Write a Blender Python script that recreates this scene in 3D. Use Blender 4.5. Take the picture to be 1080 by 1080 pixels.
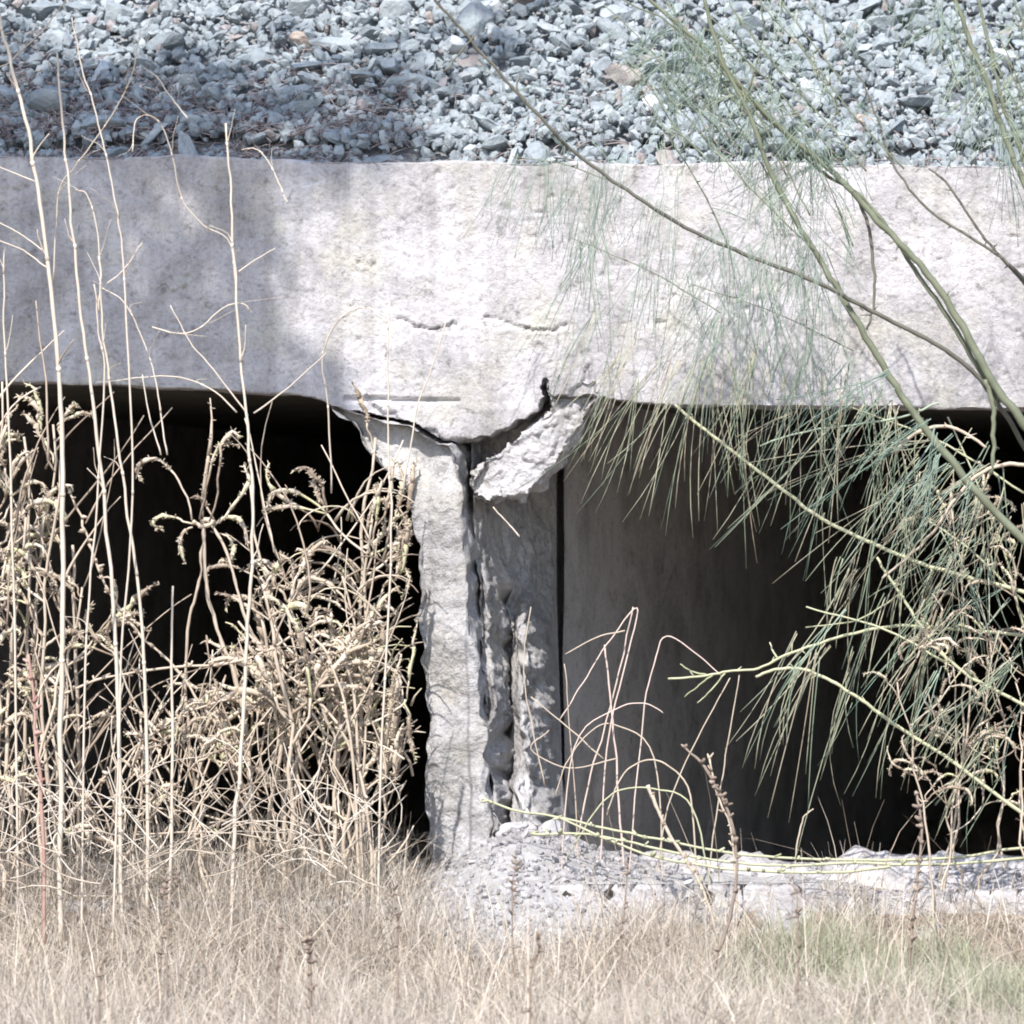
import bpy, bmesh, math, random
import numpy as np
from mathutils import Vector, Matrix, noise, Euler, Quaternion

for o in list(bpy.data.objects):
    bpy.data.objects.remove(o)
S = 0.002            # metres per photo pixel on the culvert face (y = 0)
D = 8.0              # camera distance from the face
CX, CZ = 1.2, 0.76   # camera position: it stands to the right of the pier
SUN_AZ, SUN_EL = math.radians(-8), math.radians(49)
scene = bpy.context.scene
COL = scene.collection

# ------------------------------------------------------------------ camera
cam_d = bpy.data.cameras.new("camera")
cam = bpy.data.objects.new("camera", cam_d)
COL.objects.link(cam)
cam.location = (CX, -D, CZ)
cam.rotation_euler = (math.pi / 2, 0, 0)
cam_d.sensor_width = 36
cam_d.lens = 36 * D / (1080 * S)
cam_d.shift_x = -CX / (1080 * S)
cam_d.clip_start, cam_d.clip_end = 0.1, 500
cam_d.dof.use_dof = True
cam_d.dof.focus_distance = D - 0.25
cam_d.dof.aperture_fstop = 7.0
scene.camera = cam

# ------------------------------------------------------------------ light
SUN = Vector((math.sin(SUN_AZ) * math.cos(SUN_EL), -math.cos(SUN_AZ) * math.cos(SUN_EL), math.sin(SUN_EL)))
world = bpy.data.worlds.new("World")
scene.world = world
world.use_nodes = True
wn = world.node_tree
sky = wn.nodes.new("ShaderNodeTexSky")
sky.sky_type = 'NISHITA'
sky.sun_disc = False
sky.sun_elevation = SUN_EL
sky.sun_rotation = math.atan2(SUN.x, SUN.y)
wn.links.new(sky.outputs[0], wn.nodes["Background"].inputs[0])
wn.nodes["Background"].inputs[1].default_value = 0.15
sun_d = bpy.data.lights.new("sun", 'SUN')
sun_d.energy = 4.0
sun_d.angle = math.radians(0.5)
sun_d.color = (1.0, 0.965, 0.92)
sun = bpy.data.objects.new("sun", sun_d)
COL.objects.link(sun)
sun.rotation_euler = SUN.to_track_quat('Z', 'Y').to_euler()
scene.view_settings.view_transform = 'Standard'
scene.view_settings.look = 'None'
scene.view_settings.exposure = 1.0
scene.view_settings.gamma = 1.0
scene.cycles.filter_width = 1.9
scene.cycles.max_bounces = 8
scene.cycles.diffuse_bounces = 5

# ------------------------------------------------------------------ helpers
def W(px, py, y=0.0):
    """photo pixel -> point in the plane y (metres, negative = in front of the culvert face)"""
    k = (D + y) / D
    return Vector((CX + ((px - 540) * S - CX) * k, y, CZ + ((920 - py) * S - CZ) * k))

def lin(c):
    return tuple(((v / 255) / 12.92 if v / 255 <= 0.04045 else ((v / 255 + 0.055) / 1.055) ** 2.4) for v in c)

def tag(o, label=None, cat=None, group=None, kind=None):
    if label: o["label"] = label
    if cat: o["category"] = cat
    if group: o["group"] = group
    if kind: o["kind"] = kind
    return o

def link(name, me, m=None, parent=None):
    o = bpy.data.objects.new(name, me)
    COL.objects.link(o)
    if m is not None:
        me.materials.clear()
        me.materials.append(m)
    if parent is not None:
        o.parent = parent
        o.matrix_parent_inverse = Matrix.Translation(-parent.location)
    return o

def empty(name, loc):
    o = bpy.data.objects.new(name, None)
    COL.objects.link(o)
    o.location = loc
    o.empty_display_size = 0.1
    return o

class Tubes:
    def __init__(self):
        self.v, self.f = [], []
    def tube(self, pts, r0, r1, sides=5, bead=0.0, rng=random, wob=0.0):
        """tapered tube along pts (Vectors); r in metres; bead swells it irregularly"""
        n = len(pts)
        base = len(self.v)
        ref = Vector((0.31, -0.9, 0.3)).normalized()
        for i, p in enumerate(pts):
            t = (pts[min(i + 1, n - 1)] - pts[max(i - 1, 0)])
            if t.length < 1e-9: t = Vector((0, 0, 1))
            t.normalize()
            a = t.cross(ref)
            if a.length < 0.05: a = t.cross(Vector((1, 0, 0)))
            a.normalize()
            b = t.cross(a)
            r = r0 + (r1 - r0) * i / max(1, n - 1)
            if bead: r *= 1 + bead * rng.uniform(-1, 1)
            for k in range(sides):
                an = 2 * math.pi * k / sides
                rr = r * (1 + (wob * rng.uniform(-1, 1) if wob else 0))
                self.v.append(p + a * (math.cos(an) * rr) + b * (math.sin(an) * rr))
        for i in range(n - 1):
            for k in range(sides):
                k2 = (k + 1) % sides
                self.f.append((base + i * sides + k, base + i * sides + k2, base + (i + 1) * sides + k2, base + (i + 1) * sides + k))
        self.f.append(tuple(base + k for k in reversed(range(sides))))
        self.f.append(tuple(base + (n - 1) * sides + k for k in range(sides)))
    def build(self, name, m, parent=None, smooth=True):
        me = bpy.data.meshes.new(name)
        me.from_pydata([tuple(v) for v in self.v], [], self.f)
        if smooth: me.shade_smooth()
        return link(name, me, m, parent)

def spline(pts, n):
    """Catmull-Rom through pts, n samples per span"""
    P = [Vector(p) for p in pts]
    if len(P) == 2:
        return [P[0].lerp(P[1], i / n) for i in range(n + 1)]
    Q = [P[0] * 2 - P[1]] + P + [P[-1] * 2 - P[-2]]
    out = []
    for i in range(1, len(Q) - 2):
        a, b, c, d = Q[i - 1], Q[i], Q[i + 1], Q[i + 2]
        for j in range(n):
            t = j / n
            out.append(0.5 * ((2 * b) + (c - a) * t + (2 * a - 5 * b + 4 * c - d) * t * t + (3 * b - a - 3 * c + d) * t ** 3))
    out.append(P[-1])
    return out

def wob(pts, amp, rng):
    s = rng.uniform(0, 100)
    return [p + Vector((noise.noise((i * 0.45 + s, 0, 0)), noise.noise((0, i * 0.45 + s, 0)), 0.4 * noise.noise((0, 0, i * 0.45 + s)))) * amp for i, p in enumerate(pts)]

# ------------------------------------------------------------------ materials
def new_mat(name, rough=0.9):
    m = bpy.data.materials.new(name)
    m.use_nodes = True
    nt = m.node_tree
    b = nt.nodes["Principled BSDF"]
    b.inputs["Roughness"].default_value = rough
    b.inputs["Specular IOR Level"].default_value = 0.25
    return m, nt, b

def ramp(nt, stops, interp='LINEAR'):
    r = nt.nodes.new("ShaderNodeValToRGB")
    r.color_ramp.interpolation = interp
    e = r.color_ramp.elements
    while len(e) < len(stops): e.new(0.5)
    for i, (p, c) in enumerate(stops):
        e[i].position = p
        e[i].color = (*c, 1) if len(c) == 3 else c
    return r

def tex_noise(nt, scale, detail=4, rough=0.6, vec=None, dist=0.0):
    t = nt.nodes.new("ShaderNodeTexNoise")
    t.inputs["Scale"].default_value = scale
    t.inputs["Detail"].default_value = detail
    t.inputs["Roughness"].default_value = rough
    t.inputs["Distortion"].default_value = dist
    if vec: nt.links.new(vec, t.inputs["Vector"])
    return t

def mixc(nt, a, b, fac, mode='MIX'):
    m = nt.nodes.new("ShaderNodeMix")
    m.data_type = 'RGBA'
    m.blend_type = mode
    for sock, val in ((m.inputs[6], a), (m.inputs[7], b), (m.inputs[0], fac)):
        if hasattr(val, "is_linked"): nt.links.new(val, sock)
        elif isinstance(val, (int, float)): sock.default_value = val
        else: sock.default_value = (*val, 1)
    return m.outputs[2]

def bump(nt, b, heights):
    prev = None
    for sock, strength, dist in heights:
        n = nt.nodes.new("ShaderNodeBump")
        n.inputs["Strength"].default_value = strength
        n.inputs["Distance"].default_value = dist
        nt.links.new(sock, n.inputs["Height"])
        if prev: nt.links.new(prev, n.inputs["Normal"])
        prev = n.outputs[0]
    nt.links.new(prev, b.inputs["Normal"])

def geo_pos(nt):
    return nt.nodes.new("ShaderNodeNewGeometry").outputs["Position"]

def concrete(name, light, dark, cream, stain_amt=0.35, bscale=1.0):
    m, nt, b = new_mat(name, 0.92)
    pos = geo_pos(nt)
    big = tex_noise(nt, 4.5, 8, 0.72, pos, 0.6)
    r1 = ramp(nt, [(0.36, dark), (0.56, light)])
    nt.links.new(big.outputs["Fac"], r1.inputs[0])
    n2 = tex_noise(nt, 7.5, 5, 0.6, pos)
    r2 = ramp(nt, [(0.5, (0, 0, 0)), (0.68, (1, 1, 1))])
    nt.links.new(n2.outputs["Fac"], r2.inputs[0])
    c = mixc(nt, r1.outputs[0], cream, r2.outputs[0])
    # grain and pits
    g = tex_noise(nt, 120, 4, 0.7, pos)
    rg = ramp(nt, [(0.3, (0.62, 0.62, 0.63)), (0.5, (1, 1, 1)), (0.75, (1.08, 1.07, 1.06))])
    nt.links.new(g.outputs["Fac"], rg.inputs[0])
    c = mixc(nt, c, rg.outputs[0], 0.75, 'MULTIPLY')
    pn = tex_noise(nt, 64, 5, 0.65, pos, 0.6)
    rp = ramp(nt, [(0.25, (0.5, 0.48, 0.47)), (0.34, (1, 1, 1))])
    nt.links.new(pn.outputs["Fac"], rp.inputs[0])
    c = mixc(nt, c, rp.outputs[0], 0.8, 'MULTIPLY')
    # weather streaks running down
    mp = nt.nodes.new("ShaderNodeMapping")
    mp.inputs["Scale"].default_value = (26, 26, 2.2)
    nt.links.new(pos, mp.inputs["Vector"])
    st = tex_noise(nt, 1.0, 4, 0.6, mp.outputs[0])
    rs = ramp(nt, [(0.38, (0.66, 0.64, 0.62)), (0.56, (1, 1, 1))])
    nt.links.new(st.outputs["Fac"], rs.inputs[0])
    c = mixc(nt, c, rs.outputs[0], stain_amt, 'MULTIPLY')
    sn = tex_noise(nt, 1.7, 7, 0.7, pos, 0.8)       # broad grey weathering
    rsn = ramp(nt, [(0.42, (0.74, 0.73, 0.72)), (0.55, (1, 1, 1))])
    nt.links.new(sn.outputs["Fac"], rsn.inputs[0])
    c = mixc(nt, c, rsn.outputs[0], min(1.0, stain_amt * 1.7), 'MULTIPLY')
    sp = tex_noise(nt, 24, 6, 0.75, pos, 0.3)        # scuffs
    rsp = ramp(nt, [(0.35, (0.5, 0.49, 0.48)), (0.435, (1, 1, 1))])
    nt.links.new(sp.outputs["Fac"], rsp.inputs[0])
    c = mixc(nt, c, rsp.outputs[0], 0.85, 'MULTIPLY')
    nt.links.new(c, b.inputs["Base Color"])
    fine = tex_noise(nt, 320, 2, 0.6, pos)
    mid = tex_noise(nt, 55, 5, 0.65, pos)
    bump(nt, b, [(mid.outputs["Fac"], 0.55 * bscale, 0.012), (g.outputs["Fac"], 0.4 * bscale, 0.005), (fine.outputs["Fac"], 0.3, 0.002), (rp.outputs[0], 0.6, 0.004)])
    return m

def veg(name, cols, rough=0.75, scale=35, transl=0.0, spread=0.35):
    """plant material: one random tone per stem, blotched along it"""
    m, nt, b = new_mat(name, rough)
    g = nt.nodes.new("ShaderNodeNewGeometry")
    n = len(cols)
    r = ramp(nt, [(i / max(1, n - 1), c) for i, c in enumerate(cols)])
    nz = tex_noise(nt, scale, 3, 0.6, g.outputs["Position"])
    ma = nt.nodes.new("ShaderNodeMath"); ma.operation = 'MULTIPLY_ADD'
    nt.links.new(nz.outputs["Fac"], ma.inputs[0]); ma.inputs[1].default_value = spread * 2
    su = nt.nodes.new("ShaderNodeMath"); su.operation = 'SUBTRACT'
    nt.links.new(g.outputs["Random Per Island"], su.inputs[0]); su.inputs[1].default_value = spread
    nt.links.new(su.outputs[0], ma.inputs[2])
    nt.links.new(ma.outputs[0], r.inputs[0])
    nt.links.new(r.outputs[0], b.inputs["Base Color"])
    if transl:
        t = nt.nodes.new("ShaderNodeBsdfTranslucent")
        nt.links.new(r.outputs[0], t.inputs[0])
        mx = nt.nodes.new("ShaderNodeMixShader")
        mx.inputs[0].default_value = transl
        nt.links.new(b.outputs[0], mx.inputs[1]); nt.links.new(t.outputs[0], mx.inputs[2])
        nt.links.new(mx.outputs[0], nt.nodes["Material Output"].inputs[0])
    return m

M = {}
M["concrete"] = concrete("pale_concrete", (0.49, 0.47, 0.482), (0.335, 0.322, 0.328), (0.47, 0.448, 0.41), 0.45)
M["pier_concrete"] = concrete("pier_concrete", (0.50, 0.488, 0.495), (0.37, 0.36, 0.36), (0.46, 0.44, 0.41), 0.35, 1.6)
M["flank_concrete"] = concrete("rough_concrete", (0.46, 0.445, 0.45), (0.30, 0.29, 0.29), (0.44, 0.42, 0.39), 0.3, 1.6)
M["barrel"] = concrete("stained_concrete", (0.55, 0.535, 0.53), (0.34, 0.328, 0.322), (0.50, 0.48, 0.465), 0.05, 0.6)
M["lump"] = concrete("broken_concrete", (0.52, 0.505, 0.515), (0.40, 0.385, 0.385), (0.52, 0.50, 0.47), 0.15, 1.6)
M["roof"] = concrete("shade_dark_concrete", (0.15, 0.145, 0.12), (0.09, 0.085, 0.075), (0.13, 0.125, 0.10), 0.3, 0.8)  # barrel roof: shade under the ceiling put into a darker concrete colour

def stone_mat(name, cols, obj_random):
    m, nt, b = new_mat(name, 0.88)
    pos = geo_pos(nt)
    if obj_random:
        src = nt.nodes.new("ShaderNodeObjectInfo").outputs["Random"]
    else:
        src = nt.nodes.new("ShaderNodeNewGeometry").outputs["Random Per Island"]
    r = ramp(nt, cols)
    nt.links.new(src, r.inputs[0])
    n1 = tex_noise(nt, 45, 5, 0.7, pos)
    r1 = ramp(nt, [(0.3, (0.6, 0.6, 0.62)), (0.52, (1, 1, 1)), (0.72, (1.15, 1.14, 1.12))])
    nt.links.new(n1.outputs["Fac"], r1.inputs[0])
    c = mixc(nt, r.outputs[0], r1.outputs[0], 0.85, 'MULTIPLY')
    n2 = tex_noise(nt, 160, 3, 0.6, pos)
    nt.links.new(c, b.inputs["Base Color"])
    bump(nt, b, [(n1.outputs["Fac"], 0.5, 0.012), (n2.outputs["Fac"], 0.4, 0.004)])
    return m
BAL = [(0.0, (0.20, 0.225, 0.24)), (0.3, (0.24, 0.266, 0.28)), (0.6, (0.265, 0.292, 0.306)), (0.85, (0.295, 0.32, 0.332)), (0.94, (0.35, 0.372, 0.382)), (0.97, (0.26, 0.235, 0.242)), (1.0, (0.28, 0.245, 0.225))]
M["ballast"] = stone_mat("blue_grey_ballast", BAL, True)
M["ballast_small"] = stone_mat("blue_grey_gravel", BAL, False)
M["stone_tan"] = stone_mat("tan_stone", [(0, (0.36, 0.29, 0.25)), (1, (0.40, 0.33, 0.28))], True)
M["stone_dark"] = stone_mat("dark_stone", [(0, (0.13, 0.13, 0.14)), (1, (0.17, 0.165, 0.17))], True)
M["stone_white"] = stone_mat("white_stone", [(0, (0.44, 0.46, 0.47)), (1, (0.50, 0.51, 0.52))], True)
M["rubble"] = stone_mat("concrete_rubble", [(0, (0.36, 0.35, 0.355)), (1, (0.48, 0.465, 0.47))], True)

M["rubble_small"] = stone_mat("concrete_crumbs", [(0, (0.20, 0.19, 0.195)), (1, (0.38, 0.365, 0.37))], False)
def soil(name, c0, c1, sc=9):
    m, nt, b = new_mat(name, 0.95)
    pos = geo_pos(nt)
    n = tex_noise(nt, sc, 8, 0.7, pos)
    r = ramp(nt, [(0.35, c0), (0.65, c1)])
    nt.links.new(n.outputs["Fac"], r.inputs[0])
    nt.links.new(r.outputs[0], b.inputs["Base Color"])
    n2 = tex_noise(nt, 70, 5, 0.7, pos)
    bump(nt, b, [(n2.outputs["Fac"], 0.8, 0.02)])
    return m
M["grit"] = soil("concrete_grit", (0.30, 0.29, 0.285), (0.46, 0.445, 0.445), 30)
M["ground"] = soil("straw_soil", (0.20, 0.155, 0.12), (0.34, 0.275, 0.22))
M["bed"] = soil("ballast_dust", (0.26, 0.27, 0.285), (0.36, 0.37, 0.385), 20)
M["silt"] = soil("culvert_silt", (0.44, 0.37, 0.33), (0.56, 0.49, 0.44))

M["straw"] = veg("straw_stem", [(0.19, 0.145, 0.11), (0.34, 0.27, 0.21), (0.46, 0.385, 0.305), (0.54, 0.47, 0.39)])
M["litter"] = veg("purplish_litter", [(0.16, 0.125, 0.125), (0.25, 0.205, 0.20), (0.36, 0.30, 0.285)], 0.9, 30)
M["spike"] = veg("seed_spike", [(0.16, 0.12, 0.095), (0.31, 0.245, 0.185), (0.42, 0.35, 0.275), (0.53, 0.455, 0.37), (0.42, 0.40, 0.24)], 0.9, 60)
M["stalk"] = veg("pale_stalk", [(0.27, 0.215, 0.165), (0.42, 0.355, 0.29), (0.52, 0.455, 0.38), (0.56, 0.51, 0.44)], 0.7, 16)
M["thatch"] = veg("dry_grass_blade", [(0.28, 0.24, 0.195), (0.49, 0.432, 0.36), (0.57, 0.505, 0.43), (0.67, 0.61, 0.535)], 0.8, 6, 0.25)
M["green_grass"] = veg("green_grass_blade", [(0.24, 0.26, 0.17), (0.35, 0.37, 0.245), (0.46, 0.45, 0.33)], 0.8, 6, 0.25)
M["bark"] = veg("green_bark", [(0.07, 0.072, 0.05), (0.13, 0.14, 0.095), (0.22, 0.24, 0.165)], 0.75, 30)
M["bark_dark"] = veg("grey_bark", [(0.065, 0.06, 0.055), (0.11, 0.105, 0.085), (0.16, 0.155, 0.125)], 0.8, 30)
M["bark_pale"] = veg("pale_green_bark", [(0.25, 0.26, 0.155), (0.36, 0.36, 0.235), (0.45, 0.44, 0.31)], 0.6, 20)
M["leaf"] = veg("leaf_strand", [(0.14, 0.195, 0.145), (0.25, 0.295, 0.21), (0.37, 0.38, 0.265), (0.46, 0.43, 0.32), (0.32, 0.26, 0.19)], 0.6, 8, 0.2)
M["leaf_pale"] = veg("pale_leaf_strand", [(0.17, 0.235, 0.185), (0.30, 0.38, 0.315), (0.40, 0.46, 0.37)], 0.6, 8, 0.4)
M["leaf_green"] = veg("green_leaf_strand", [(0.16, 0.245, 0.195), (0.27, 0.36, 0.285), (0.39, 0.45, 0.34), (0.46, 0.47, 0.36)], 0.6, 8, 0.2)
M["pink_stem"] = veg("pinkish_stem", [(0.42, 0.31, 0.27), (0.52, 0.41, 0.36), (0.57, 0.48, 0.43)], 0.7, 12)
M["dark_stalk"] = veg("dark_stalk", [(0.16, 0.12, 0.095), (0.22, 0.17, 0.14), (0.30, 0.24, 0.19)], 0.85, 30)
M["red_stem"] = veg("red_stem", [(0.24, 0.13, 0.11), (0.33, 0.20, 0.17), (0.42, 0.29, 0.24)], 0.75, 20)

# ------------------------------------------------------------------ ground
def sstep(a, b, t):
    t = max(0.0, min(1.0, (t - a) / (b - a)))
    return t * t * (3 - 2 * t)
def gz(x, y):
    z = -0.15 * sstep(-0.2, -1.0, y)
    z += 0.03 * noise.noise((x * 1.1, y * 1.1, 3.3)) + 0.012 * noise.noise((x * 4, y * 4, 1.3))
    return z - 0.01
def grid_mesh(name, xs, ys, fz, m, parent=None):
    V = [(x, y, fz(x, y)) for y in ys for x in xs]
    nx = len(xs)
    F = [(j * nx + i, j * nx + i + 1, (j + 1) * nx + i + 1, (j + 1) * nx + i) for j in range(len(ys) - 1) for i in range(nx - 1)]
    me = bpy.data.meshes.new(name)
    me.from_pydata(V, [], F)
    me.shade_smooth()
    return link(name, me, m, parent)
xs = [-150, -80, -40, -20, -10, -7] + [-5 + 0.08 * i for i in range(126)] + [7, 10, 20, 40, 80, 150]
ys = [-150, -80, -40, -20, -12] + [-9.5 + 0.08 * i for i in range(120)] + [0.0701]
tag(grid_mesh("ground", xs, ys, gz, M["ground"]), kind="structure")

# ------------------------------------------------------------------ culvert
culvert = empty("box_culvert", (0, 0, 0))
tag(culvert, "cracked pale concrete box culvert with two dark openings under the stone embankment", "culvert")

def solid(outline, y0, y1, voxel, disp, name, m, parent):
    """outline in photo pixels on the plane y=0, extruded from y0 to y1, voxel-remeshed and roughened"""
    bm = bmesh.new()
    vs = [bm.verts.new((W(px, py).x, y0, W(px, py).z)) for px, py in outline]
    f = bm.faces.new(vs)
    r = bmesh.ops.extrude_face_region(bm, geom=[f])
    for e in r["geom"]:
        if isinstance(e, bmesh.types.BMVert): e.co.y = y1
    bmesh.ops.triangulate(bm, faces=bm.faces[:])
    bmesh.ops.recalc_face_normals(bm, faces=bm.faces[:])
    me = bpy.data.meshes.new(name + "_raw")
    bm.to_mesh(me); bm.free()
    tmp = bpy.data.objects.new("tmp", me)
    COL.objects.link(tmp)
    md = tmp.modifiers.new("r", 'REMESH'); md.mode = 'VOXEL'; md.voxel_size = voxel
    dg = bpy.context.evaluated_depsgraph_get()
    out = bpy.data.meshes.new_from_object(tmp.evaluated_get(dg))
    bpy.data.objects.remove(tmp); bpy.data.meshes.remove(me)
    out.name = name
    nrm = [v.normal.copy() for v in out.vertices]
    for v, n in zip(out.vertices, nrm):
        v.co = disp(v.co.copy(), n)
    out.shade_smooth()
    return link(name, out, m, parent)

N3 = noise.noise
def rough_disp(p, n, a_big=0.004, a_mid=0.0025, a_fine=0.0012):
    h = a_big * N3(p * 5) + a_mid * N3(p * 18) + a_fine * N3(p * 60)
    e = N3(p * 60 + Vector((7, 1, 3))) + 0.7 * N3(p * 8)
    if e < -0.74: h -= 0.005 * min(1, (-0.74 - e) / 0.15)
    return p + n * h

PATCH = [(398, 392), (410, 368), (440, 352), (480, 345), (520, 338), (575, 346), (606, 350), (622, 385), (600, 420), (560, 455), (500, 470), (440, 450), (390, 425)]
def in_poly(x, y, P):
    c = False
    j = len(P) - 1
    for i in range(len(P)):
        if (P[i][1] > y) != (P[j][1] > y) and x < (P[j][0] - P[i][0]) * (y - P[i][1]) / (P[j][1] - P[i][1]) + P[i][0]:
            c = not c
        j = i
    return c
GROOVES = [[(424, 336), (440, 345), (458, 347), (476, 342)], [(516, 334), (540, 342), (560, 347), (582, 349), (592, 343)]]
def header_disp(p, n):
    px, py = p.x / S + 540, 920 - p.z / S
    q = rough_disp(p, n)
    if n.y < -0.4 and p.y < 0.03:
        jx, jy = px + 9 * N3((px * .05, py * .05, 1)), py + 9 * N3((px * .05, py * .05, 5))
        if in_poly(jx, jy, PATCH):
            q.y += -0.009 + 0.003 * N3((px * 0.02, py * 0.02, 9))
        # shutter-board line under the patch
        if 362 < px < 486 and abs(py - (421 + (px - 362) * 0.004)) < 2.2:
            q.y += 0.009
        for L in GROOVES:
            for (ax, ay), (bx, by) in zip(L, L[1:]):
                if ax - 6 < px < bx + 6 and min(ay, by) - 8 < py < max(ay, by) + 8:
                    t = max(0, min(1, (px - ax) / (bx - ax)))
                    if abs(py + 3 * N3((px * .2, 0, 1)) - (ay + (by - ay) * t)) < 1.5: q.y += 0.007
    if py > 400 and 480 < px < 640 and n.y > -0.5:
        q += n * (0.010 * abs(N3(p * 17)) + 0.008 * abs(N3(p * 41)) - 0.006)
    if py > 400 and n.z < -0.3:
        q.z += 0.006 * N3(p * 14)
    if py < 185 and n.z > 0.3:
        q.z += 0.010 * N3(p * 7)
    return q

header_outline = [(-420, 156), (-200, 160), (0, 163), (200, 166), (400, 170), (700, 172), (1080, 174), (1500, 178),
    (1500, 436), (1300, 434), (1080, 431), (900, 429), (760, 428), (690, 426), (650, 422), (622, 417), (606, 419), (592, 417), (583, 419), (579, 412), (578, 401), (575, 390), (572, 390), (574, 401), (571, 409), (574, 418), (569, 427), (569, 433), (560, 437), (553, 443), (545, 444), (537, 451), (527, 453), (518, 460), (507, 461), (500, 465), (480, 466), (466, 466), (452, 457), (440, 448),
    (414, 441), (388, 437), (362, 434), (350, 428), (340, 421), (300, 415), (240, 412), (170, 408), (100, 405), (0, 402), (-260, 400), (-420, 398)]
solid(header_outline, 0.0, 0.15, 0.004, header_disp, "header_beam", M["concrete"], culvert)

# pier between the two openings
pier_outline = [(352, 427), (388, 438), (416, 443), (440, 450), (452, 460), (466, 468), (480, 468), (488, 480), (491, 505), (493, 540), (497, 600), (503, 680), (508, 740), (513, 800), (518, 850), (530, 900), (540, 990),
    (452, 990), (456, 920), (457, 850), (456, 760), (455, 690), (452, 620), (447, 560), (441, 528), (428, 508), (405, 490), (388, 472), (372, 448)]
def pier_disp(p, n):
    if abs(n.x) > 0.4 and n.y > -0.8: p = p + Vector((0.012 * N3(p * 8) + 0.010 * N3(p * 24), 0, 0))
    q = rough_disp(p, n, 0.012, 0.008, 0.004)
    px, py = p.x / S + 540, 920 - p.z / S
    if n.y < -0.3 and p.y < 0.1:
        q.y += 0.02 * N3(p * 6) + 0.030 * sstep(515, 470, px) * 0
        if py < 540: q.y += 0.035 * (1 - sstep(440, 540, py))
        q.y += 0.02 * sstep(468, 452, px)
    return q
pier = solid(pier_outline, -0.065, 0.34, 0.006, pier_disp, "pier", M["pier_concrete"], culvert)

# the broken flank of the pier: turns back to the right from behind a dark groove
xl = W(596, 600, 0.62).x
def flank_surface():
    nu, nv = 110, 300
    V, F = [], []
    for j in range(nv + 1):
        py = 440 + 560 * j / nv
        low = sstep(600, 860, py)
        lft = 494 + (py - 440) * 0.045
        for i in range(nu + 1):
            u = i / nu
            px = lft + (587 + 6 * low + 14 * sstep(840, 960, py) - lft) * u
            y = 0.045 + (0.50 - 0.22 * low) * u ** 0.85 - 0.16 * sstep(800, 940, py)
            w = W(px, py, 0.0); x, z = w.x, w.z
            x = W(px, py, y).x
            p = Vector((x, y, z))
            R = 0.35 + 0.85 * sstep(545, 640, py + 60 * N3((u * 3, py * .015, 2)))       # smooth board-marked top, broken below
            h = 0.030 * abs(N3(p * 9)) + 0.016 * abs(N3(Vector((p.x * 26, p.y * 26, p.z * 14)))) + 0.006 * N3(p * 55) + 0.004 * N3(p * 120)
            rid = math.exp(-((u - 0.72 - 0.12 * N3((py * .012, 0, 4))) / (0.16 + 0.14 * low)) ** 2) * sstep(590, 680, py)
            strip = math.exp(-((u - 0.12) / 0.06) ** 2) * sstep(560, 620, py)
            q = p + Vector((0.6, -0.8, 0)) * (h * R * 1.4)
            q.y -= rid * (0.21 + 0.07 * N3(Vector((p.x * 14, p.y * 14, p.z * 5))) + 0.03 * N3(p * 30)) + strip * (0.06 + 0.05 * N3(Vector((p.x * 18, p.y * 18, p.z * 6))))
            q.y += 0.05 * math.exp(-((u - 0.30 - 0.03 * math.sin(py * .02)) / 0.035) ** 2) * sstep(600, 640, py)
            ed = sstep(1.0, 0.86, u) if False else 1 - sstep(0.88, 1.0, u)
            V.append(p.lerp(q, ed))
    for j in range(nv):
        for i in range(nu):
            k = j * (nu + 1) + i
            F.append((k, k + nu + 1, k + nu + 2, k + 1))
    # close it behind with a back face row so it is a lump, not a sheet
    n0 = len(V)
    for j in range(nv + 1):
        e = V[j * (nu + 1) + nu]; V.append(Vector((e.x - 0.05, max(e.y + 0.12, 0.66), e.z)))
    n1 = len(V)
    for j in range(nv + 1):
        V.append(Vector((xl + 0.02, 0.80, V[n0 + j].z)))
    for j in range(nv):
        F.append((j * (nu + 1) + nu, (j + 1) * (nu + 1) + nu, n0 + j + 1, n0 + j))
        F.append((n0 + j, n0 + j + 1, n1 + j + 1, n1 + j))
    me = bpy.data.meshes.new("broken_flank")
    me.from_pydata([tuple(v) for v in V], [], F)
    me.shade_smooth()
    return link("broken_flank", me, M["flank_concrete"], culvert)
flank_surface()

# barrels
def wedge_disp(p, n):
    px, py = p.x / S + 540, 920 - p.z / S
    def facets(q, sc):                # flat broken faces: height of a randomly tilted plane per cell
        d, pt = noise.voronoi(q * sc)
        c = pt[0]; t = noise.random_unit_vector if False else None
        tilt = Vector((N3(c * 7.1), N3(c * 5.3 + Vector((9, 0, 0))), N3(c * 6.7 + Vector((0, 9, 0)))))
        return N3(c * 3.7) * 0.5 + tilt.dot(q * sc - c) * 1.3
    if abs(n.y) < 0.8: p = p + Vector((0.010 * N3(p * 20), 0, 0.010 * N3(p * 23 + Vector((5, 0, 0)))))
    h = 0.016 + 0.026 * facets(p, 13) + 0.010 * facets(p + Vector((3, 1, 0)), 34) + 0.006 * N3(p * 60) + 0.004 * N3(p * 130)
    q = p + n * (0.010 - h * 0.8)
    if n.y < -0.3: q.y += 0.045 * (1 - sstep(398, 428, py)) * (1 if px > 570 else 0) + 0.035 * sstep(560, 630, px) + 0.02 * sstep(540, 495, px)
    return q
wedge = [(580, 402), (583, 418), (580, 436), (566, 452), (548, 462), (531, 473), (513, 484), (500, 496), (495, 510), (502, 524), (522, 527), (546, 522), (566, 512), (584, 494), (596, 470), (610, 448), (628, 428), (640, 412), (612, 404)]
solid(wedge, -0.008, 0.13, 0.0035, wedge_disp, "broken_lump", M["lump"], culvert)
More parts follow.
